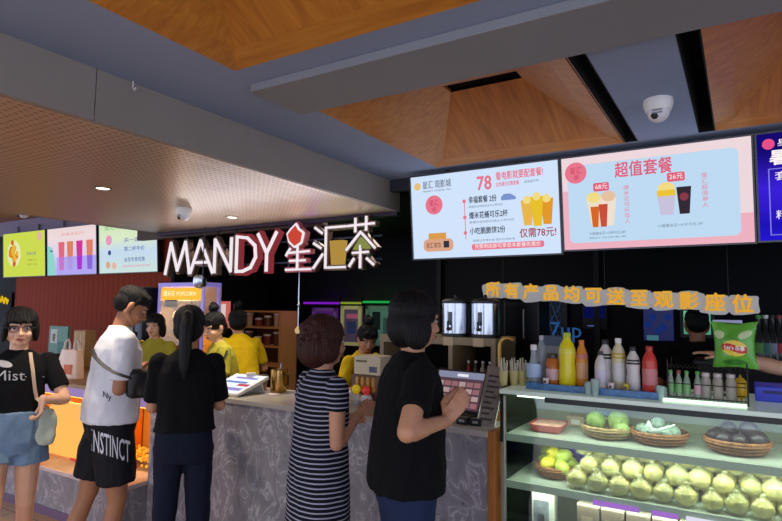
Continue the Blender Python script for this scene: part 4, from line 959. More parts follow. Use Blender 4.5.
bottle('orange drink bottle right of the big yellow one', 582, ZT2+.022, .058, .22, mat('orange_drink', '#d88a28', .3), mat('cap_orange', '#d87828', .4), 'round', YTb+.03, labelm=mat('peach_label', '#d8a070', .4), band=mat('pink_band', '#c87868', .4))
bottle('white drink bottle with a dark cap, at the back left of the right tray', 606, ZT2+.022, .068, .225, mat('milky_drink', '#cfc9c4', .3), mat('cap_black', '#202020', .4), 'juice', YTb+.05, band=mat('black_band', '#2c2c2c', .4))
bottle('short white drink bottle at the front left of the right tray', 601, ZT2+.022, .054, .175, mat('milky_drink', '#cfc9c4', .3), mat('cap_black', '#202020', .4), 'round', YTb-.04, labelm=mat('lilac_white', '#c8c0cc', .4))
bottle('white bottle with a yellow shoulder and a white cap', 619, ZT2+.022, .062, .235, mat('cream_drink', '#d8cfa8', .3), WHITEP, 'juice', YTb+.03, labelm=mat('white_label', '#d8d4d0', .4), band=mat('yellow_shoulder', '#c8a83a', .4))
bottle('white drink bottle with black neck label and dark cap, beside the red bottle', 633.5, ZT2+.022, .06, .20, mat('milky_drink', '#cfc9c4', .3), mat('cap_black', '#202020', .4), 'juice', YTb, band=mat('black_band', '#2c2c2c', .4))
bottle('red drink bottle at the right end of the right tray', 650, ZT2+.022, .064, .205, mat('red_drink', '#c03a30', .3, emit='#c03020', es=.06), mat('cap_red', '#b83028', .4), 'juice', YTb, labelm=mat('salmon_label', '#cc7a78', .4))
def tray(label, px0, px1, Y0, Y1):
    a, b_ = at(px0, 385, Y0).x, at(px1, 385, Y0).x; w = (b_-a)/2
    t = thing('bottle_tray', label, 'tray', ((a+b_)/2, Y0, ZT2), 0, 'blue trays on the case')
    m = mat('tray_blue', '#3f6fa0', .35, var=.3, vs=50)
    B().box(-w, 0, 0, w, Y1-Y0, .02, bev=.003).ob('base', m, t, False)
    b = B(); b.box(-w-.004, -.004, .0, w+.004, .004, .032, bev=.002); b.box(-w-.004, Y1-Y0-.004, 0, w+.004, Y1-Y0+.004, .032); b.box(-w-.004, 0, 0, -w+.003, Y1-Y0, .032); b.box(w-.003, 0, 0, w+.004, Y1-Y0, .032)
    b.ob('rim', m, t, False)
tray('blue bottle tray under the yellow and orange bottles', 527, 589, YTb-.08, YTb+.12)
tray('blue bottle tray under the white and red bottles', 592, 657, YTb-.09, YTb+.12)
for k, (px_, Y, hh, lab) in enumerate(((588.5, YTb-.12, .06, 'small clear glass between the two blue trays, left one'), (595, YTb-.13, .075, 'small clear glass between the two blue trays, right one'), (660, YTb-.08, .06, 'small clear glass between the red bottle and the wire rack'))):
    t = thing('drinking_glass', lab, 'glass', (at(px_, 385, Y).x, Y, ZT2)); B().lathe([(.014, 0), (.02, hh), (.018, hh), (.012, .005)], 18).ob('body', mat('tumbler', '#b8d0c8', .1, alpha=.5), t)
for k, (px_, lab, c_) in enumerate(((546, 'tiny white cup with a dark dot in front of the flasks', '#d8ccc8'), (611, 'tiny white cup with a dark dot in front of the white bottles', '#e0c8c8'), (626, 'tiny yellow cup in front of the white bottles', '#c8b040'))):
    t = thing('sample_cup', lab, 'cup', (at(px_, 385, YTb-.06).x, YTb-.06, ZT2+.022)); B().lathe([(.011, 0), (.016, .035), (.014, .035), (.01, .004)], 16).ob('body', mat('cup'+c_, c_, .4), t); B().disc(0, .018, .006, .006, -.016, -.012, 12).ob('dot', BLACKP, t, False)
# rack with glasses, small bottles and a bag of crisps
ra, rb = at(668, 390, YC+.10).x, at(748, 390, YC+.10).x
t = thing('wire_rack', 'black wire rack with glasses on the case, under the green crisp bag', 'rack', ((ra+rb)/2, YC+.10, ZT2)); w = (rb-ra)/2
WIRE = mat('black_wire', '#1a1512', .4, metal=.5)
for x in (-w, w):
    for y in (0, .17): B().tube([(x, y, 0), (x, y, .175)], .003, 8).ob('upright', WIRE, t)
b = B()
for z in (.018, .075, .148):
    b.tube([(-w, 0, z), (w, 0, z), (w, .17, z), (-w, .17, z)], .0022, 6, True)
b.ob('rail', WIRE, t)
for z in (.012, .142):
    b = B()
    for k in range(18): x = -w+(k+.5)*2*w/18; b.tube([(x, 0, z), (x, .17, z)], .0015, 5)
    b.ob('wire_shelf', WIRE, t)
GB = mat('green_glassy', '#5f8a5a', .2, alpha=.8)
for k, px_ in enumerate((671, 679, 687, 698)):
    X = at(px_, 385, YC+.16).x
    tt = thing('soda_bottle', 'small bottle with a green label in the wire rack, %s' % ('leftmost of the four', 'second from the left', 'third from the left', 'rightmost, with a pinkish label')[k], 'bottle', (X, YC+.15, ZT2+.015), 0, 'small bottles in the wire rack')
    B().lathe([(.014, 0), (.015, .06), (.012, .075), (.007, .09), (.007, .10)], 18).ob('body', mat('soda_clear', '#8fa08c', .15, alpha=.8), tt)
    B().lathe([(.0155, .015), (.0155, .055)], 18, cap=False).ob('label', mat('soda_green', '#6a9a5a', .4) if k < 3 else mat('soda_pink', '#b88a98', .4), tt)
    B().lathe([(.009, .098), (.009, .112)], 14).ob('cap', (mat('cap_green', '#4a9a3a', .4), mat('cap_darkred', '#8a2a30', .4), mat('cap_green', '#4a9a3a', .4), mat('cap_green', '#4a9a3a', .4))[k], tt)
for k, px_ in enumerate((706, 718, 731)):
    X = at(px_, 385, YC+.16).x
    t = thing('glass_jar', 'clear glass jar with a pale lid in the wire rack, %s of three' % ('left', 'middle', 'right')[k], 'jar', (X, YC+.15, ZT2+.015))
    B().lathe([(.019, 0), (.021, .01), (.021, .075), (.016, .09), (.016, .095)], 22).ob('body', mat('jar_clear', '#a89c90', .1, alpha=.6), t); B().lathe([(.018, .094), (.018, .108), (.014, .11)], 20).ob('lid', mat('jar_lid', '#a89a94', .35, metal=.3), t)
    B().lathe([(.018, .005), (.018, .045)], 18).ob('contents', mat('jar_fill', '#7d7462', .5), t)
# crisp bag
pb_ = at(735, 360, YC+.18)
t = thing('crisp_bag', 'green crisp bag with a red and yellow badge standing on the wire rack', 'bag', (pb_.x, YC+.18, ZT2+.150))
bw, bh = .086, .19
rr_ = []
for i in range(15):
    v = i/14; z = v*bh; sw = bw*(1-.14*math.sin(PI*v)) * (1 + .06*(v > .93)); th = .004+.036*math.sin(PI*min(1, v*1.0))**.7
    rr_.append((z, 0, 0, sw, th))
bm_ = B().rings(rr_, 40, p=1.7)
me = bm_.mesh()
for v in me.vertices:
    e = v.co.z/bh; k_ = .006*(1-math.sin(PI*e)**2)
    v.co.y += noise.noise(v.co*38)*.007+math.sin(v.co.x*190)*k_*.5; v.co.z += .006*math.cos(v.co.x/bw*PI*1.0)*(-1 if e > .5 else .5)*(abs(e-.5)*2)
bvh = BVHTree.FromPolygons([v.co.copy() for v in me.vertices], [p.vertices[:] for p in me.polygons])
body = mkob('body', me, mat('crisp_green', '#5fa838', .3, var=.18, vs=10), t)
def wrap(me, off, d=V((0, 1, 0)), bvh=bvh, src=.3, extra=0):
    for v in me.vertices:
        o = v.co-d*src; o = V((o.x, o.y, o.z)); dep = v.co.dot(d)
        h_ = bvh.ray_cast(V((v.co.x, -src, v.co.z)) if d.y == 1 else o, d)
        if h_[0] is not None: v.co = h_[0]-d*off
    return me
def grid_shape(fn, nu=20, nv=10):
    b = B(); vs = [[b.bm.verts.new(fn(i/nu, j/nv)) for j in range(nv+1)] for i in range(nu+1)]
    for i in range(nu):
        for j in range(nv): b.bm.faces.new((vs[i][j], vs[i+1][j], vs[i+1][j+1], vs[i][j+1]))
    return b.mesh()
def disc_grid(cx, cz, rx, rz, tilt=0):
    def f(u, v):
        a = u*2*PI; x = rx*v*math.cos(a); z = rz*v*math.sin(a); return V((cx+x*math.cos(tilt)-z*math.sin(tilt), 0, cz+x*math.sin(tilt)+z*math.cos(tilt)))
    return grid_shape(f, 28, 6)
mkob('badge', wrap(disc_grid(0, .083, .047, .034, -.12), .0012), mat('badge_yellow', '#e6c83a', .35), t)
def rib(u, v): x = -.046+.092*u; return V((x, 0, .083-.10*x*.8+.006*math.sin(u*6.3)+(v-.5)*.026*(1.1-.3*abs(u-.5))))
mkob('badge_ribbon', wrap(grid_shape(rib, 24, 6), .002), mat('badge_red', '#c82a26', .35), t)
tm = text_mesh("Lay's 乐事", .024, 0, 'CENTER', .0006)
xs_ = [v.co.x for v in tm.vertices]; kk = .074/(max(xs_)-min(xs_))
for v in tm.vertices: v.co = V((v.co.x*kk, 0, v.co.z*.9+.084-.08*v.co.x))
mkob('badge_text', wrap(tm, .0032), mat('badge_white', '#f4ece4', .4), t, False)
mkob('leaf_print', wrap(disc_grid(.04, .142, .03, .014, .5), .0014), mat('leaf_pale', '#b8cc90', .35), t)
mkob('leaf_print', wrap(disc_grid(-.055, .14, .02, .018, -.5), .0014), mat('leaf_pale', '#b8cc90', .35), t)
mkob('leaf_print', wrap(disc_grid(.0, .025, .045, .012, 0), .0014), mat('leaf_dark', '#2f7a22', .35), t)
# price sign behind the crisp bag
p = at(727, 312, YC+.42)
t = thing('price_sign', 'small white and blue sign on a post behind the crisp bag', 'sign', (p.x, YC+.42, ZT2))
B().box(-.06, 0, .30, .06, .008, .35, bev=.002).ob('board', mat('sign_lilac', '#a8a8c8', .4, emit='#a0a0d0', es=.15), t, False); B().box(-.045, -.002, .312, .03, 0, .335).ob('print', mat('sign_navy', '#3a4a8a', .4), t, False); B().tube([(0, .004, 0), (0, .004, .30)], .004, 8).ob('post', WIRE, t); B().box(-.03, -.02, 0, .03, .03, .006).ob('foot', WIRE, t, False)
B().disc(.045, .325, .01, .01, -.003, 0, 16).ob('emblem', mat('emblem_blue', '#2848b8', .4), t, False)
# straw holder cups on the left end of the case
for k, (px_, lab) in enumerate(((505, 'pale cup of cutlery at the left end of the glass case'), (513.5, 'cup of wrapped straws in the middle of the three at the case’s left end'), (520, 'cup of paper straws at the right of the three at the case’s left end'))):
    X = at(px_, 388, YTb).x
    t = thing('straw_cup', lab, 'cup', (X, YTb-.02+.03*k, ZT2)); B().lathe([(.018, 0), (.024, .075), (.022, .075), (.016, .004)], 20).ob('body', mat('cup_yellowish', '#c9bc7c', .4, var=.1), t)
    b = B()
    for j in range(7): a_ = j*.9; b.tube([(.008*math.cos(a_), .008*math.sin(a_), .01), (.02*math.cos(a_), .02*math.sin(a_), .115+.012*(j % 3))], .0035, 6)
    b.ob('straws', mat('straw_cream', '#d0c8b0', .5), t)
t = thing('sugar_tray', 'orange tin between the counter end and the glass case', 'tin', (at(496, 405, 2.98).x, 2.98, 1.0)); B().lathe([(.035, 0), (.036, .05)], 24).ob('body', mat('tin_orange', '#c07a34', .4), t); B().lathe([(.038, .05), (.038, .058), (.02, .062)], 24).ob('lid', mat('tin_lid', '#b8a890', .35), t)
# brass arch tap next to the urns
p = at(505, 352, 3.10)
t = thing('brass_arch', 'curved brass-coloured arm rising beside the right urn', 'tap', (p.x-.03, 3.10, 1.0))
B().tube([(0, 0, 0), (0, 0, .38)]+[(.05*(1-math.cos(a)), 0, .38+.05*math.sin(a)) for a in (.3, .6, .9, 1.2, 1.57, 1.9, 2.3)], .012, 12).ob('arm', mat('brass', '#b8904a', .3, metal=.8), t); B().lathe([(.04, 0), (.04, .01), (.015, .02)], 20).ob('foot', mat('brass', '#b8904a', .3, metal=.8), t)
# right: black slim upright by the urns
t = boxthing('water_filter', 'tall black cabinet with a thin bright handle right of the urns', 'cabinet', (at(527, 340, 4.02).x, 4.02, 0), .26, .25, 1.66, DARKG, parts=(('handle', .1, .84, .16, .96, ALU), ('panel', -.8, .1, .0, .5, BLACKP)))
t = boxthing('supply_box', 'blue and white carton behind the amber jar, seen between the bottles', 'box', (at(556, 348, 3.42).x, 3.42, 0), .16, .12, 1.44, mat('muted_blue', '#46566e', .5), parts=(('label', -.9, .86, .9, .96, mat('muted_grey', '#8a8c94', .5)),))
# ---- seen through the dark: screens on the back wall at the right
def backsign(label, x0, y0, x1, y1, Y, parts, m=None):
    a, b_ = at(x0, y1, Y), at(x1, y0, Y); t = thing('neon_poster', label, 'poster', ((a.x+b_.x)/2, Y, a.z)); w = (b_.x-a.x)/2; h = b_.z-a.z
    B().box(-w, 0, 0, w, .04, h).ob('backing', m or DARKG, t, False)
    return t, w, h
t, w, h = backsign('dim blue neon drawing above the amber jar', 541, 302, 567, 342, 5.45, None)
for k in range(7):
    b = B().tube([(-w*.9+w*1.6*(j/7)*.9, -.01, h*(.95-.12*k)+.05*math.sin(j*1.7+k*2)) for j in range(8)], .006, 5); b.ob('neon_tube', g('neon_blue%d' % (k % 2), ('#1c3458', '#323e5c')[k % 2], .6), t)
text('neon_text', '7up', .2, g('neon_text', '#2c5a94', .7), t, (-w*.3, -.02, h*.3), .004)
t, w, h = backsign('dim deep-blue screen right of the neon drawing', 583, 305, 607, 329, 5.45, None)
B().box(-w*.9, -.005, h*.45, w*.8, 0, h*.95).ob('glow_patch', g('deep_blue', '#0c1458', .6), t, False); B().box(-w*.6, -.008, h*.12, w*.3, 0, h*.16).ob('line', g('mid_blue', '#5a6ab0', .7), t, False)
t, w, h = backsign('dim blue poster above the red bottle', 644, 309, 673, 340, 5.45, None, mat('blue_poster', '#0e1448', .3, emit='#101a60', es=.35))
for k in range(5): B().disc(-w*.7+w*.34*k, h*(.5+.25*math.sin(k*2)), .03, .03, -.008, 0, 12).ob('spark', g('spark_blue', '#1e3688', .6), t, False)
B().box(-w*.8, -.006, .0, w*.0, 0, h*.16).ob('caption', g('caption_teal', '#4a7a88', .7), t, False)
t, w, h = backsign('bright mint-green lit screen behind the dark silhouette', 684, 311, 710, 334, 5.45, None, glow_ramp('mint_screen', [(0, '#5aa888'), (1, '#78c8a8')], 2, .75))
B().box(-w-.03, .041, -.03, w+.03, .06, h+.03).ob('frame', BLACKP, t, False)
# back shelf with dark bottles at the far right, blue crate, yellow lump
BSX = at(775, 372, 4.1).x
t = thing('back_shelf', 'dark shelf along the back wall at the right edge', 'shelf', (BSX+.2, 4.05, 0))
B().box(-.6, 0, 0, .6, .35, 1.27).ob('body', mat('dark_shelf', '#1a1820', .5), t, False); B().box(-.62, -.02, 1.27, .62, .37, 1.29).ob('top', mat('dark_shelf_top', '#2a2632', .4), t, False)
for k, px_ in enumerate((760, 767, 774, 781)):
    X = at(px_, 350, 4.1).x; t = thing('dark_bottle', 'dark bottle with a coloured label on the shelf at the right edge, %s' % ('leftmost', 'second', 'third', 'rightmost')[k], 'bottle', (X, 4.12, 1.29))
    B().lathe([(.032, 0), (.033, .15), (.014, .2), (.012, .27)], 18).ob('body', mat('dark_glass', '#0d0f10', .15), t); B().lathe([(.034, .06), (.034, .12)], 18, cap=False).ob('label', (mat('lab_a', '#5a9a40', .5), mat('lab_b', '#3a7a6a', .5), mat('lab_c', '#8a9aa8', .5), mat('lab_d', '#b02a38', .5))[k], t); B().lathe([(.015, .265), (.015, .285)], 12).ob('cap', (MC['cap_green'], WHITEP, BLACKP, MC['cap_darkred'])[k], t)
p = at(741, 396, YC+.35)
t = thing('lemon', 'yellow lemon-shaped ball at the right end of the wire rack', 'fruit', (p.x, YC+.30, ZT2)); me = B().ell((0, 0, .05), (.03, .03, .05)).mesh(); mkob('flesh', me, mat('lemon_yellow', '#e0b020', .4), t); B().cap((0, 0, .098), (0, 0, .108), .006, .004, 8).ob('tip', mat('lemon_tip', '#b89a20', .5), t)
p = at(768, 396, YC+.40)
boxthing('blue_crate', 'ultramarine crate at the right end of the glass case', 'crate', (p.x+.05, YC+.40, ZT2), .2, .2, .065, mat('crate_blue', '#2430a8', .4, emit='#2030c0', es=.15), parts=(('slot', -.7, .55, .7, .75, mat('crate_dark', '#141a60', .5)),))
# ================================================================== people
def sstep(a, b, x):
    t = max(0, min(1, (x-a)/(b-a))); return t*t*(3-2*t)
def ik(s, w, l1, l2, pole):
    d = w-s; L = d.length
    if L > (l1+l2)*.995: w = s+d.normalized()*(l1+l2)*.995; d = w-s; L = d.length
    a = (l1*l1-l2*l2+L*L)/(2*L); h = math.sqrt(max(0, l1*l1-a*a)); n = d.normalized()
    p = V(pole); p = (p-n*p.dot(n)).normalized()
    return s+n*a+p*h, w
def hand(b, w, fd, pn, side, curl=.5, sc=1.0):
    """palm, four unequal fingers bent towards the palm, thumb from the side; fd = finger direction, pn = direction the palm faces"""
    fd = V(fd).normalized(); pn = V(pn); pn = (pn-fd*pn.dot(fd)).normalized(); sd = fd.cross(pn).normalized()*side   # towards the thumb
    b.cap(w-fd*.01, w+fd*.03, .024*sc, .022*sc, 10)
    for k, (ln, ff) in enumerate(((.070, .028), (.076, .0095), (.071, -.0095), (.056, -.028))):
        k0 = w+fd*.02*sc+sd*ff*.6*sc; kn = w+fd*(.085-.004*abs(k-1))*sc+sd*ff*sc
        b.cap(k0, kn, .0135*sc, .0115*sc, 8, 3)
        p = kn; a = curl*.5; r_ = .0092*sc
        for j, f_ in enumerate((.45, .32, .23)):
            dr = fd*math.cos(a)+pn*math.sin(a); q = p+dr*ln*f_*sc; b.cap(p, q, r_, r_*.9, 8, 3); r_ *= .9; p = q; a += curl*.75
    t0 = w+fd*.025*sc+sd*.022*sc; t1 = t0+(fd*.55+sd*.65+pn*.25).normalized()*.042*sc; t2 = t1+(fd*.85+sd*.15+pn*.4).normalized()*.032*sc
    b.cap(t0, t1, .0135*sc, .011*sc, 8, 3); b.cap(t1, t2, .0105*sc, .009*sc, 8, 3)
def folds(me, amp, seed, fz=9, fx=16):
    me.update()
    ns = [v.normal.copy() for v in me.vertices]
    for v, n in zip(me.vertices, ns):
        q = v.co; v.co = q+n*amp*(noise.noise(V((q.x*fx+seed, q.y*fx, q.z*fz)))+.5*noise.noise(V((q.x*fx*2.3, q.y*fx*2.3+seed, q.z*fz*2.1))))
def person(label, loc, yaw, H, skin, lean=0, head=(0, 0, 0), R_arm=None, L_arm=None, legs=None, hair='bob', hairm=None, top=None, bottom=None, wide=1.0, vox=.006, face=True, glasses=False, seed=1, belly=0, hs=1.04):
    s = H/1.70
    root = thing('person', label, 'person', loc, yaw)
    root.scale = (s, s, s)
    Wi = Matrix.Translation(loc) @ Matrix.Rotation(yaw, 4, 'Z') @ Matrix.Scale(s, 4); Wi = Wi.inverted()
    def bend(p):
        a = lean*sstep(.88, 1.15, p.z)
        q = V((p.x, p.y, p.z-.95)); ca, sa = math.cos(a), math.sin(a)
        return V((q.x, q.y*ca+q.z*sa, q.z*ca-q.y*sa+.95))
    def bendf(pv): return bend(pv)
    nk = bend(V((0, .0, 1.46)))
    hy, hp, hr = head
    HM = Matrix.Translation(bend(V((0, .01, 1.50)))) @ (Matrix.Rotation(-lean*.5, 4, 'X') @ Matrix.Rotation(hy, 4, 'Z') @ Matrix.Rotation(-hp, 4, 'X') @ Matrix.Rotation(hr, 4, 'Y')) @ Matrix.Scale(hs, 4) @ Matrix.Translation((0, -.01, -1.50))
    h3 = HM.to_3x3()
    def hd(p): return HM @ V(p)
    w = wide
    b = B()
    b.rings([(.80, 0, 0, .10*w, .08), (.88, 0, 0, .165*w, .115), (.96, 0, -.005, .16*w, .115), (1.08, 0, 0, .135*w, .10+belly*.5), (1.2, 0, .0, .145*w, .108+belly*.3), (1.31, 0, 0, .158*w, .108), (1.385, 0, -.005, .145*w, .085), (1.43, 0, -.005, .09, .06), (1.455, 0, 0, .055, .052)], 28, bendf)
    b.cap(bend(V((0, -.005, 1.42))), hd((0, .005, 1.53)), .056, .052)
    # head
    b.ell(hd((0, -.008, 1.612)), (.074, .092, .088), h3); b.ell(hd((0, .022, 1.56)), (.062, .066, .078), h3)
    b.cap(hd((0, .052, 1.508)), hd((0, .062, 1.512)), .026, .022, 12)
    for sx_ in (-1, 1):
        b.cap(hd((sx_*.058, -.005, 1.545)), hd((sx_*.022, .055, 1.512)), .022, .02, 10)       # jaw
        b.ell(hd((sx_*.036, .060, 1.558)), (.024, .022, .022), h3)                            # cheek
        b.ell(hd((sx_*.076, -.006, 1.580)), (.010, .018, .032), h3)                            # ear
        b.cap(hd((sx_*.012, .078, 1.618)), hd((sx_*.048, .068, 1.617)), .011, .010, 8)         # brow
    b.cap(hd((0, .083, 1.600)), hd((0, .101, 1.563)), .008, .0125, 10); b.ell(hd((0, .09, 1.560)), (.019, .014, .010), h3)
    b.ell(hd((0, .080, 1.532)), (.022, .014, .012), h3)
    # arms
    sh = {}
    for side, arm in ((1, R_arm), (-1, L_arm)):
        s0 = bend(V((side*.172*w, -.005, 1.385))); sh[side] = [s0]
        if arm is None: arm = dict(w=None, l=(side*.26, .03, .88))
        wr = Wi @ V(arm['w']) if arm.get('w') is not None else V(arm['l'])
        pole = V(arm.get('pole', (side*.3, -1, -.3)))
        e, wr = ik(s0, wr, .285, .245, pole); sh[side] += [e, wr]
        b.cap(s0, e, .046*w**.5, .038*w**.5); b.cap(s0.lerp(e, .25), s0.lerp(e, .6), .045, .043)
        b.cap(e, wr, .039, .026); b.cap(e.lerp(wr, .15), e.lerp(wr, .4), .041*w**.3, .037)
        fd = V(arm.get('fd', wr-e)); fd = (Wi.to_3x3() @ fd if arm.get('fdw') else fd)
        hand(b, wr, fd, arm.get('pn', (-side, 0, 0)), arm.get('ts', 1), arm.get('curl', .5))
    # legs
    lg = {}
    legs = legs or {}
    for side in (1, -1):
        hip = V((side*.085*w, 0, .88)); d = legs.get(side, {}); kn = V(d.get('k', (side*.095, .01, .48))); an = V(d.get('a', (side*.10, -.01, .085)))
        lg[side] = (hip, kn, an)
        b.cap(hip, kn, .085*w, .055*w**.7); b.cap(kn, an, .053, .034); b.cap(kn.lerp(an, .12), kn.lerp(an, .45)+V((0, -.012, 0)), .05, .046)
        f_ = V(d.get('f', (side*.12, 1, 0))).normalized(); heel = V((an.x, an.y, an.z-.045))
        b.cap(heel-f_*.03, heel+f_*.13+V((0, 0, -.01)), .036, .028)
    me = remesh(b.mesh(), vox, 2); mkob('body', me, skin, root)
    # face
    if face:
        WE = mat('eye_white', '#b8aeaa', .4); IR = mat('iris_dark', '#1a100c', .2); LIP = mat('lips', '#a85450', .45); BR = mat('brow_black', '#1c1412', .7)
        for sx_ in (-1, 1):
            e = B().ell(hd((sx_*.032, .0745, 1.596)), (.0140, .010, .0062), h3).ob('eye', WE, root); B().ell(hd((sx_*.032, .0825, 1.596)), (.0062, .0035, .0060), h3).ob('iris', IR, e)
            B().tube([hd((sx_*(.015+.009*k), .084-.0018*k*k*.6, 1.606+.003*math.sin(k/4*PI))) for k in range(5)], [.001, .002, .0022, .002, .001], 6).ob('eyelid', BR, root)
            B().tube([hd((sx_*(.014+.010*k), .090-.0016*k*k, 1.622+.005*math.sin(k/4*PI*.8))) for k in range(5)], [.0018, .0034, .0036, .003, .001], 6).ob('eyebrow', BR, root)
        B().ell(hd((0, .0925, 1.5355)), (.021, .005, .0045), h3).ob('lips', LIP, root); B().ell(hd((0, .0915, 1.5285)), (.018, .005, .0048), h3).ob('lips', LIP, root)
    if glasses:
        GM_ = mat('glasses_frame', '#3a2a2c', .35); gl = None
        b = B()
        for sx_ in (-1, 1): b.tube([hd((sx_*.034+.026*math.cos(a), .102-.004*abs(math.cos(a)), 1.595+.020*math.sin(a))) for a in [2*PI*k/20 for k in range(20)]], .0018, 6, True)
        b.tube([hd((-.009, .102, 1.60)), hd((0, .105, 1.602)), hd((.009, .102, 1.60))], .0018, 6)
        for sx_ in (-1, 1): b.tube([hd((sx_*.060, .099, 1.600)), hd((sx_*.078, .06, 1.602)), hd((sx_*.080, -.01, 1.597))], .0016, 6)
        gl = b.ob('glasses', GM_, root)
        for sx_ in (-1, 1): B().quadring([[hd((sx_*.034+.025*math.cos(a), y_, 1.595+.019*math.sin(a))) for a in [2*PI*k/20 for k in range(20)]] for y_ in (.100, .101)]).ob('lens', glass('spectacle_lens', '#f4f4f8', .01), gl, False)
    # hair
    hm = hairm or HAIR
    b = B()
    if hair == 'bob':
        b.ell(hd((0, -.020, 1.628)), (.092, .103, .090), h3); b.ell(hd((0, -.045, 1.565)), (.094, .075, .095), h3)
        for sx_ in (-1, 1): b.ell(hd((sx_*.072, -.018, 1.548)), (.028, .062, .078), h3); b.cap(hd((sx_*.03, .060, 1.668)), hd((sx_*.072, .030, 1.60)), .022, .018)
    elif hair == 'perm':
        b.ell(hd((0, -.020, 1.630)), (.096, .105, .092), h3); b.ell(hd((0, -.055, 1.560)), (.092, .075, .090), h3)
        rr = random.Random(seed)
        for k in range(60):
            a = rr.uniform(0, 2*PI); z_ = rr.uniform(-.9, 1); q = V((.088*math.cos(a)*math.sqrt(1-z_*z_*.7), -.035+.09*math.sin(a)*math.sqrt(1-z_*z_*.7), 1.60+.095*z_))
            if q.y < .035 or q.z > 1.66: b.ell(hd(q), rr.uniform(.014, .022), None, 8, 6)
        for sx_ in (-1, 1): b.ell(hd((sx_*.074, -.02, 1.56)), (.026, .055, .065), h3)
    elif hair == 'fringe':     # chin length with straight fringe
        b.ell(hd((0, -.016, 1.630)), (.093, .103, .090), h3); b.ell(hd((0, -.045, 1.57)), (.090, .070, .085), h3)
        for sx_ in (-1, 1): b.ell(hd((sx_*.080, .004, 1.575)), (.020, .050, .066), h3); b.cap(hd((sx_*.060, .055, 1.66)), hd((sx_*.075, .045, 1.59)), .020, .014)
        for k in range(9): x = -.056+.014*k; b.cap(hd((x*.8, .050, 1.690)), hd((x*1.08, .096-abs(x)*.35, 1.640-.004*(k % 3))), .016, .009, 8, 3)
    elif hair == 'short':
        b.ell(hd((0, -.012, 1.636)), (.079, .096, .072), h3); b.ell(hd((0, -.040, 1.590)), (.076, .066, .066), h3); b.ell(hd((0, -.010, 1.610)), (.077, .060, .045), h3); b.cap(hd((-.03, .048, 1.672)), hd((.03, .054, 1.668)), .026, .024)
        for sx_ in (-1, 1): b.cap(hd((sx_*.068, .012, 1.63)), hd((sx_*.072, .008, 1.60)), .014, .008)
    elif hair in ('ponytail', 'bun'):
        b.ell(hd((0, -.014, 1.625)), (.088, .100, .090), h3); b.ell(hd((0, -.044, 1.570)), (.082, .066, .075), h3)
        for sx_ in (-1, 1): b.cap(hd((sx_*.035, .066, 1.668)), hd((sx_*.076, .012, 1.615)), .016, .014)
    me = remesh(b.mesh(), .0045, 2)
    me.update(); ns = [v.normal.copy() for v in me.vertices]; hi = HM.inverted()
    for v, n in zip(me.vertices, ns):
        q = hi @ v.co; a = math.atan2(q.x, q.y+.02+1e-6)
        v.co += n*(.0018*math.sin(a*46+6*noise.noise(q*14))+.0025*noise.noise(V((q.x*40, q.y*40, q.z*6+seed))))
    ho = mkob('hair', me, hm, root)
    if hair == 'ponytail':
        pts = [hd(p) for p in ((0, -.085, 1.645), (0, -.135, 1.64), (0, -.150, 1.58), (0, -.142, 1.50), (0, -.130, 1.42), (0, -.125, 1.35), (0, -.12, 1.29))]
        me = remesh(B().tube(pts, [.018, .030, .036, .036, .034, .026, .006], 16).mesh(), .005, 1); folds(me, .006, 3, 4, 50); mkob('ponytail', me, hm, ho)
        B().ell(hd((0, -.103, 1.647)), (.026, .014, .026), h3).ob('hair_tie', mat('tie_grey', '#4a4648', .5), ho)
    if hair == 'bun':
        me = remesh(B().ell(hd((0, -.055, 1.735)), (.044, .044, .038), h3).ell(hd((.012, -.07, 1.75)), (.03, .03, .03), h3).mesh(), .005, 1); folds(me, .005, 3, 30, 40); mkob('bun', me, hm, ho)
    # upper garment
    if top:
        z0 = top.get('z0', .93); fl = top.get('flare', 0); ease = top.get('ease', .016); tm = top['m']
        b = B()
        rr_ = [(z0, 0, 0, (.168+fl)*w+ease, .122+fl*.6+ease+belly*.4), (1.0, 0, 0, (.160+fl*.7)*w+ease, .118+fl*.4+ease+belly*.5), (1.10, 0, 0, (.148+fl*.5)*w+ease, .110+ease+fl*.3+belly*.5), (1.22, 0, 0, .152*w+ease+fl*.2, .112+ease+belly*.3), (1.32, 0, 0, .165*w+ease*.8, .112+ease*.8), (1.385, 0, -.004, .158*w+ease*.5, .088+ease*.7), (1.43, 0, -.006, .105*w**.5, .070), (1.462, 0, -.006, .066, .062)]
        rr_ = [r for r in rr_ if r[0] >= z0]
        if z0 < .7: rr_ = [(z0, 0, 0, .20+fl, .16+fl), (.62, 0, 0, .195*w+fl*.8, .155+fl*.7), (.88, 0, 0, .185*w, .14+belly*.3)] + rr_[1:]
        b.rings(rr_, 36, bendf, p=2.3)
        for side in (1, -1):
            s0, e, wr = sh[side]; sl = top.get('sleeve', .62); p1 = s0.lerp(e, min(sl, 1.0))
            b.ell(s0+V((-side*.004, 0, -.002)), (.060*w**.5, .060, .057)); b.ell(s0.lerp(e, .12), .059*w**.5); b.tube([s0+V((-side*.005, 0, 0)), s0.lerp(p1, .5), p1], [.057*w**.5+ease*.1, .056*w**.5+ease*.25, .054*w**.5+ease*.45], 20)
            if sl > 1: b.tube([s0.lerp(e, .9), e, e.lerp(wr, sl-1)], [.058, .056, .050], 18)
        me = remesh(b.mesh(), .0075, 3); folds(me, top.get('fold', .007), seed)
        to = mkob(top.get('name', 't_shirt'), me, tm, root); to['_'] = 1; del to['_']
        person.top = to; person.topmesh = me
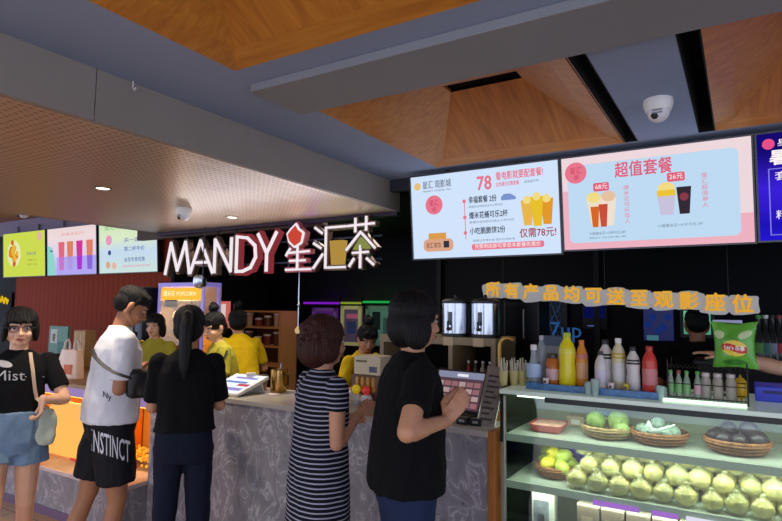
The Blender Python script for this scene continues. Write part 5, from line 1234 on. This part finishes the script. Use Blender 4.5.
    if bottom:
        b = B(); bm_ = bottom['m']; ez = bottom.get('ease', .010); ln = bottom.get('len', 1.0)
        b.rings([(.80, 0, 0, .155*w+ez, .105+ez), (.88, 0, 0, .168*w+ez, .120+ez), (.95, 0, -.004, .163*w+ez, .120+ez+belly*.4), (bottom.get('zt', 1.0), 0, 0, .150*w+ez, .112+ez+belly*.4)], 32, bendf)
        for side in (1, -1):
            hip, kn, an = lg[side]; r0 = .088*w+ez; fl = bottom.get('flare', 0)
            if ln <= 1: p1 = hip.lerp(kn, ln); b.tube([hip+V((0, 0, -.0)), hip.lerp(p1, .5), p1], [r0, r0*.97+fl*.5, r0*(1-.28*ln)+fl], 20)
            else: p2 = kn.lerp(an, ln-1); b.tube([hip, hip.lerp(kn, .5), kn, p2], [r0, r0*.84, .060+ez, .047+ez+fl], 20)
        me = remesh(b.mesh(), .0075, 3); folds(me, bottom.get('fold', .005), seed+5)
        person.bot = mkob(bottom.get('name', 'trousers'), me, bm_, root); person.botmesh = me
    for side in (1, -1):
        hip, kn, an = lg[side]; f_ = V((legs.get(side, {}).get('f', (side*.12, 1, 0)))).normalized()
        heel = V((an.x, an.y, .02)); b = B(); M_ = Matrix.Rotation(math.atan2(-f_.x, f_.y), 3, 'Z')
        b.ell(heel+f_*.05+V((0, 0, .035)), (.050, .145, .045), M_, 20, 10); b.ell(heel+V((0, 0, .05)), (.046, .055, .05), M_)
        me = remesh(b.mesh(), .008, 2)
        for v in me.vertices: v.co.z = max(v.co.z, .012)
        sh_ = mkob('shoe', me, mat('shoe_grey', '#6a6668', .6), root)
        B().box(-.050, -.100, 0, .050, .195, .014, bev=.006, M=Matrix.Translation(V((heel.x, heel.y, 0))) @ M_.to_4x4()).ob('sole', WHITEP, sh_)
    person.hd = hd; person.bend = bend; person.sh = sh; person.lg = lg; person.inv = Wi
    return root
def cloth(name, col, rough=.85, var=.06): return mat(name, col, rough, var=var, vs=9, bump=.15, bs=180, spec=.2)
def bvh_of(me): return BVHTree.FromPolygons([v.co.copy() for v in me.vertices], [p.vertices[:] for p in me.polygons])
def project(me, bvh, o, d, off):
    """lay a flat mesh (x right, z up about 0,0) on a surface: o = start point, d = direction towards the surface"""
    d = V(d).normalized(); r_ = d.cross(V((0, 0, 1))).normalized(); u = r_.cross(d).normalized()
    for v in me.vertices:
        p = V(o)+r_*v.co.x+u*v.co.z; h_ = bvh.ray_cast(p, d)
        v.co = (h_[0]-d*off) if h_[0] is not None else p+d*.3
    return me

# --- A : man in a white T-shirt
pa_ = at(109, 440, 2.14)
person('man in white T-shirt and black lettered shorts looking down, black sling bag', (pa_.x, 2.14, 0), R(-22), 1.70, SKIND, lean=R(4), head=(R(-10), R(30), 0),
       R_arm=dict(w=at(144, 374, 2.30), pole=(.3, -.4, -1), fd=(-.2, .9, .25), pn=(0, .3, .9), ts=-1, curl=.5),
       L_arm=dict(w=at(142, 366, 2.45), pole=(-.5, -.3, -1), fd=(.3, .9, .2), pn=(0, .3, .9), ts=1, curl=.5),
       hair='short', top=dict(m=cloth('white_cotton', '#d6d7de'), z0=.90, flare=.012, ease=.020, sleeve=.80, fold=.006),
       bottom=dict(m=cloth('black_shorts', '#14151a', .7), len=.80, ease=.020, flare=.02, name='shorts', zt=.98), wide=1.04, seed=2, belly=.02,
       legs={1: dict(k=(.10, .04, .47), a=(.11, .0, .085)), -1: dict(k=(-.10, -.08, .47), a=(-.10, -.20, .085))})
ra = person.top.parent; bs_ = bvh_of(person.topmesh); bb_ = bvh_of(person.botmesh)
# sling strap from the left shoulder round the back to the right hip
vd = (person.inv.to_3x3() @ (V((pa_.x, 2.14, 1.2))-CO)).normalized()
def on_surface(bvh, px_, py_, off=.004):
    o = person.inv @ CO; d = (person.inv.to_3x3() @ ray(px_, py_)).normalized(); h_ = bvh.ray_cast(o, d)
    return (h_[0]+h_[1]*off) if h_[0] is not None else None
pts = [on_surface(bs_, x, y) for x, y in ((103, 320), (97, 325), (94, 332), (93, 342), (94, 350), (97, 357), (102, 363), (108, 368), (115, 372), (122, 375), (128, 377), (133, 379))]
pts = [q for q in pts if q]
B().tube(pts, .019, 8, ry=.3).ob('sling_strap', mat('strap_black', '#121216', .6), ra)
me = remesh(B().rings([(-.11, 0, 0, .025, .05), (-.09, 0, 0, .035, .07), (.04, 0, 0, .035, .075), (.06, 0, 0, .02, .055)], 28, lambda q: pts[-1]+V((.035, .03, 0))+q, p=4).mesh(), .008, 3); folds(me, .006, 3); mkob('sling_bag', me, mat('bag_black', '#101014', .5), ra)
tm = text_mesh('INSTINCT', .105, 0, 'CENTER', .001, 1.0)
c0 = on_surface(bb_, 112, 436, 0)
def proj_cam(me, bvh, px_, py_, k, tilt, m_, name, sxx=1.0):
    """print lettering on cloth: k = photo pixels per unit; laid along the cloth as it is seen from the room"""
    o = person.inv @ CO; i3 = person.inv.to_3x3()
    for v in me.vertices:
        x = v.co.x*k*sxx; z = v.co.z*k; X = px_+x*math.cos(tilt)+z*math.sin(tilt)*.0; Y = py_+x*math.sin(tilt)-z
        d = (i3 @ ray(X, Y)).normalized(); h_ = bvh.ray_cast(o, d)
        v.co = h_[0]+h_[1]*.003 if h_[0] is not None else V((0, 0, .9))
    return mkob(name, me, m_, ra, False)
proj_cam(tm, bb_, 110.5, 447, 290, R(18), mat('print_white2', '#cfd0d8', .6), 'shorts_lettering', .30)
tm = text_mesh('Ny', .05, 0, 'CENTER', .0006); proj_cam(tm, bs_, 107, 396, 170, R(25), mat('print_black', '#2a2a30', .6), 'shirt_mark', .9)
# --- B : ponytail woman
pb = at(185, 420, 2.20)
person('woman with a black ponytail, black top and navy trousers, back to us', (pb.x, 2.20, 0), R(48), 1.565, SKIN, lean=R(3), head=(R(-3), R(6), 0),
       R_arm=dict(l=(.15, .32, 1.10), pole=(.32, -.8, -1), fd=(-.3, 1, 0), pn=(0, 0, -1), ts=-1, curl=.4),
       L_arm=dict(l=(-.15, .32, 1.08), pole=(-.32, -.8, -1), fd=(.3, 1, 0), pn=(0, 0, -1), ts=1, curl=.4),
       hair='ponytail', top=dict(m=cloth('black_cotton', '#0a0a0d', .95), z0=.98, flare=.005, ease=.018, sleeve=.86, fold=.006),
       bottom=dict(m=cloth('navy_cloth', '#111728'), len=1.9, ease=.010, name='trousers', zt=1.03), wide=.95, seed=3, hs=1.08)
# --- C : short-haired woman in the striped dress
def stripes(nt, b):
    tc = nt.nodes.new('ShaderNodeTexCoord'); sp = nt.nodes.new('ShaderNodeSeparateXYZ'); m_ = nt.nodes.new('ShaderNodeMath'); m_.operation = 'MULTIPLY'; m_.inputs[1].default_value = 1/.0235
    f = nt.nodes.new('ShaderNodeMath'); f.operation = 'FRACT'; r = nt.nodes.new('ShaderNodeValToRGB'); r.color_ramp.interpolation = 'CONSTANT'
    r.color_ramp.elements[0].color = (*lin('#10121e'), 1); r.color_ramp.elements[1].position = .70; r.color_ramp.elements[1].color = (*lin('#9c9cac'), 1)
    L = nt.links.new; L(tc.outputs['Object'], sp.inputs[0]); L(sp.outputs[2], m_.inputs[0]); L(m_.outputs[0], f.inputs[0]); L(f.outputs[0], r.inputs[0]); L(r.outputs[0], b.inputs['Base Color'])
STR = ramp_mat('striped_jersey', stripes, rough=.9, spec=.2)
pc_ = at(319, 440, 2.20)
person('short brown-haired woman in a navy and white striped dress, hand raised over the counter', (pc_.x, 2.20, 0), R(-26), 1.505, SKIN, lean=R(2), head=(R(2), R(2), 0),
       R_arm=dict(w=at(359, 414, 2.34), pole=(.2, -.4, -1), fd=(-.1, 1, .7), pn=(-.6, .3, -.4), ts=-1, curl=.9),
       L_arm=dict(w=at(340, 420, 2.50), pole=(-.4, -.4, -1)), hair='perm', hairm=HAIRB,
       top=dict(m=STR, z0=.42, flare=.0, ease=.012, sleeve=.40, fold=.005, name='dress'), wide=1.05, seed=4, belly=.03, hs=1.17)
# --- D : tall woman in black at the touch screen
pd = at(406, 440, 2.16)
person('dark bobbed-haired woman in a black T-shirt and jeans touching the order screen', (pd.x, 2.16, 0), R(-46), 1.635, SKIN, lean=R(3), head=(R(8), R(6), 0),
       R_arm=dict(w=at(446, 421, 2.08), pole=(.7, -.3, -1), fd=(.0, .6, .8), pn=(-.9, .4, 0), ts=1, curl=.35),
       L_arm=dict(w=at(442, 412, 2.42), pole=(-.6, -.3, -1), fd=(.1, .6, .8), pn=(.9, .4, 0), ts=-1, curl=.35), hair='bob',
       top=dict(m=cloth('black_cotton', '#0a0a0d', .95), z0=.88, flare=.015, ease=.024, sleeve=.66, fold=.007),
       bottom=dict(m=cloth('dark_denim', '#1e2a48'), len=1.95, ease=.012, name='jeans', zt=1.0), wide=1.12, seed=5, belly=.03, hs=1.08)
rd = person.top.parent; bb_ = bvh_of(person.botmesh)
B().cap(person.hd((.0815, -.0, 1.552)), person.hd((.0815, -.0, 1.548)), .004, .004, 8, 3).ob('earring', mat('gold', '#e0b870', .3, metal=1), rd)
# --- E : woman with glasses at the left edge
pe = at(13, 440, 1.80)
person('woman with glasses in a black T-shirt and pale denim shorts walking at the left edge', (pe.x, 1.80, 0), R(-117), 1.535, SKINL, lean=0, head=(R(2), R(4), 0), hs=1.10,
       L_arm=dict(w=at(43, 400, 1.80), pole=(-.6, -.8, -.3), fd=(.1, .1, -1), pn=(1, 0, 0), ts=1, curl=1.1),
       R_arm=dict(l=(.30, .12, 1.02), pole=(.4, -1, -.2)), hair='fringe', glasses=True, vox=.005,
       top=dict(m=cloth('black_cotton2', '#0e0e11', .95), z0=1.02, flare=.0, ease=.010, sleeve=.72, fold=.005),
       bottom=dict(m=cloth('pale_denim', '#6f87a0', .85, .2), len=.36, ease=.022, flare=.028, name='denim_shorts', zt=1.07), seed=6,
       legs={1: dict(k=(.09, .10, .48), a=(.09, .05, .10), f=(.1, 1, 0)), -1: dict(k=(-.09, .0, .47), a=(-.09, -.12, .10), f=(-.1, 1, 0))})
ra = person.top.parent; bs_ = bvh_of(person.topmesh)
tm = text_mesh('—Mist—', .09, 0, 'CENTER'); proj_cam(tm, bs_, 9, 376, 160, 0, mat('print_silver', '#b0aeb0', .5), 'shirt_print', 1.3)
me = disc_grid(0, 0, .05, .02, -.2); proj_cam(me, bs_, 4, 364, 170, 0, MC['print_silver'], 'shirt_print')
pts = [on_surface(bs_, x, y, .006) for x, y in ((30, 353), (31, 360), (32.5, 370), (33.5, 380), (34.5, 390), (36, 398))]; pts = [q for q in pts if q]
bagp = person.inv @ at(47, 428, 1.86)
B().tube(pts+[bagp+V((0, 0, .12))], .011, 8, ry=.3).ob('bag_strap', mat('strap_beige', '#b8a08a', .6), ra)
me = remesh(B().rings([(-.10, 0, 0, .04, .02), (-.05, 0, 0, .055, .025), (.06, 0, 0, .045, .02), (.12, 0, 0, .03, .012)], 24, lambda q: bagp+q).mesh(), .008, 2); folds(me, .012, 4); mkob('tote_bag', me, cloth('bag_sage', '#a8b0a0'), ra)
# --- staff behind the counter
YEL = cloth('mustard_cotton', '#d0ae10'); YEL2 = cloth('olive_yellow_cotton', '#a8a038')
def worker(label, px_, Y, top_z, yaw, hair, head, topm, lean=R(4), arms=True, **k):
    p = at(px_, 330, Y)
    wy = Y-.30
    H = top_z/.995
    fx_ = -math.sin(yaw); fy_ = math.cos(yaw); rx_, ry_ = fy_, -fx_
    def pt(r_, f_, z): return V((p.x+rx_*r_+fx_*f_, Y+ry_*r_+fy_*f_, z))
    return person(label, (p.x, Y, 0), yaw, H, k.pop('skin', SKINL), lean=lean, head=head, hair=hair, vox=.007,
                  R_arm=dict(w=pt(.16, .30, 1.02), pole=(.6, -.6, -.8), fd=(-.2, 1, 0), pn=(0, 0, -1), ts=-1), L_arm=dict(w=pt(-.16, .30, 1.02), pole=(-.6, -.6, -.8), fd=(.2, 1, 0), pn=(0, 0, -1), ts=1),
                  top=dict(m=topm, z0=.93, ease=.022, sleeve=.8, fold=.008), bottom=dict(m=cloth('black_trousers', '#121216'), len=1.95, name='trousers', zt=1.0), **k)
worker('worker whose face shows between the white-shirted man and the ponytail woman', 157, 3.50, 1.49, R(-155), 'bob', (R(4), R(2), 0), YEL2, R(4), seed=11)
worker('worker in an olive yellow top with a dark strap, leaning over the glowing menu box', 230, 3.42, 1.52, R(150), 'bun', (R(30), R(16), 0), YEL2, R(12), seed=12, hs=1.12)
ra = person.top.parent; bs_ = bvh_of(person.topmesh)
pts = [on_surface(bs_, x, y, .006) for x, y in ((227, 351), (225, 356), (222, 361), (219, 366), (216, 371))]; pts = [q for q in pts if q]
if len(pts) > 1: B().tube(pts, .012, 8, ry=.4).ob('apron_strap', mat('strap_black', '#121216', .6), ra)
worker('worker with a top knot in a bright yellow T-shirt, facing away to the left', 244, 3.75, 1.56, R(70), 'bun', (R(-20), R(10), 0), YEL, R(14), skin=SKIN, seed=13)
worker('dark-haired worker in a yellow top bending beside the beige label printer', 356, 3.72, 1.46, R(-100), 'bun', (R(-30), R(20), 0), YEL, R(12), skin=SKIN, seed=14)
worker('dark silhouetted person in front of the mint-green screen', 697, 4.7, 1.60, R(10), 'short', (0, 0, 0), cloth('black_cotton2', '#101012'), 0, skin=SKIND, seed=15)
# worker whose arm reaches in from the right
YJ = 3.42
pj = at(792, 352, YJ)
person('worker out of frame whose bare arm reaches in behind the crisp bag', (pj.x+.30, YJ+.12, 0), R(80), 1.62, SKINL, lean=R(8), head=(0, 0, 0), hair='bob',
       L_arm=dict(w=at(722, 355, YJ), pole=(-.2, .1, -1), fd=(-.0, 1, .12), pn=(0, 0, -1), ts=1, curl=.2), R_arm=dict(l=(.28, .05, .9)), wide=1.0, vox=.007,
       top=dict(m=YEL, z0=.93, ease=.02, sleeve=.6), bottom=dict(m=cloth('black_trousers', '#121216'), len=1.95, zt=1.0), seed=16)

# ================================================================== light
wd = bpy.data.worlds.new('world'); SC.world = wd; wd.use_nodes = True
bg = wd.node_tree.nodes['Background']; bg.inputs[0].default_value = (.58, .66, .86, 1); bg.inputs[1].default_value = 2.5
for x, y, e in ((-2.8, -1.5, 26), (.8, -1.2, 26), (-5.5, -1.5, 26)):
    arealamp('hall_fill', (x, y, 2.2), .8, .8, e, (1, .93, .84))  # unseen fill lamps added behind the camera
for q in ((103, 188), (232, 217)):
    p = atz(*q, ZS); L = bpy.data.lights.new('downlight_lamp', 'SPOT'); L.energy = 60; L.color = (1, .85, .65); L.spot_size = R(100); L.spot_blend = .8; L.shadow_soft_size = .04
    o = bpy.data.objects.new('downlight_lamp', L); COL.objects.link(o); o.location = p+V((0, 0, -.02))
arealamp('popcorn_lamp', ((XA+XB)/2, YF+.12, .84), 3.2, .06, 16, (1, .55, .16))
arealamp('soffit_fill', ((sx0+sx1)/2+.2, 3.25, 1.98), 2.0, .05, 4.5, (.95, .92, 1), (R(180+38), 0, 0))  # unseen uplight added near the sign to brighten the soffit
arealamp('staff_fill', (-2.9, 3.9, 2.38), 1.6, .3, 10, (1, .9, .75))  # unseen fill lamp added over the work area
SC.view_settings.view_transform = 'Standard'; SC.view_settings.look = 'None'; SC.view_settings.gamma = 1; SC.view_settings.exposure = 0.2
SC.cycles.max_bounces = 8; SC.cycles.transparent_max_bounces = 24; SC.cycles.use_denoising = True; SC.cycles.sample_clamp_indirect = 6
SC.cycles.caustics_reflective = False; SC.cycles.caustics_refractive = False
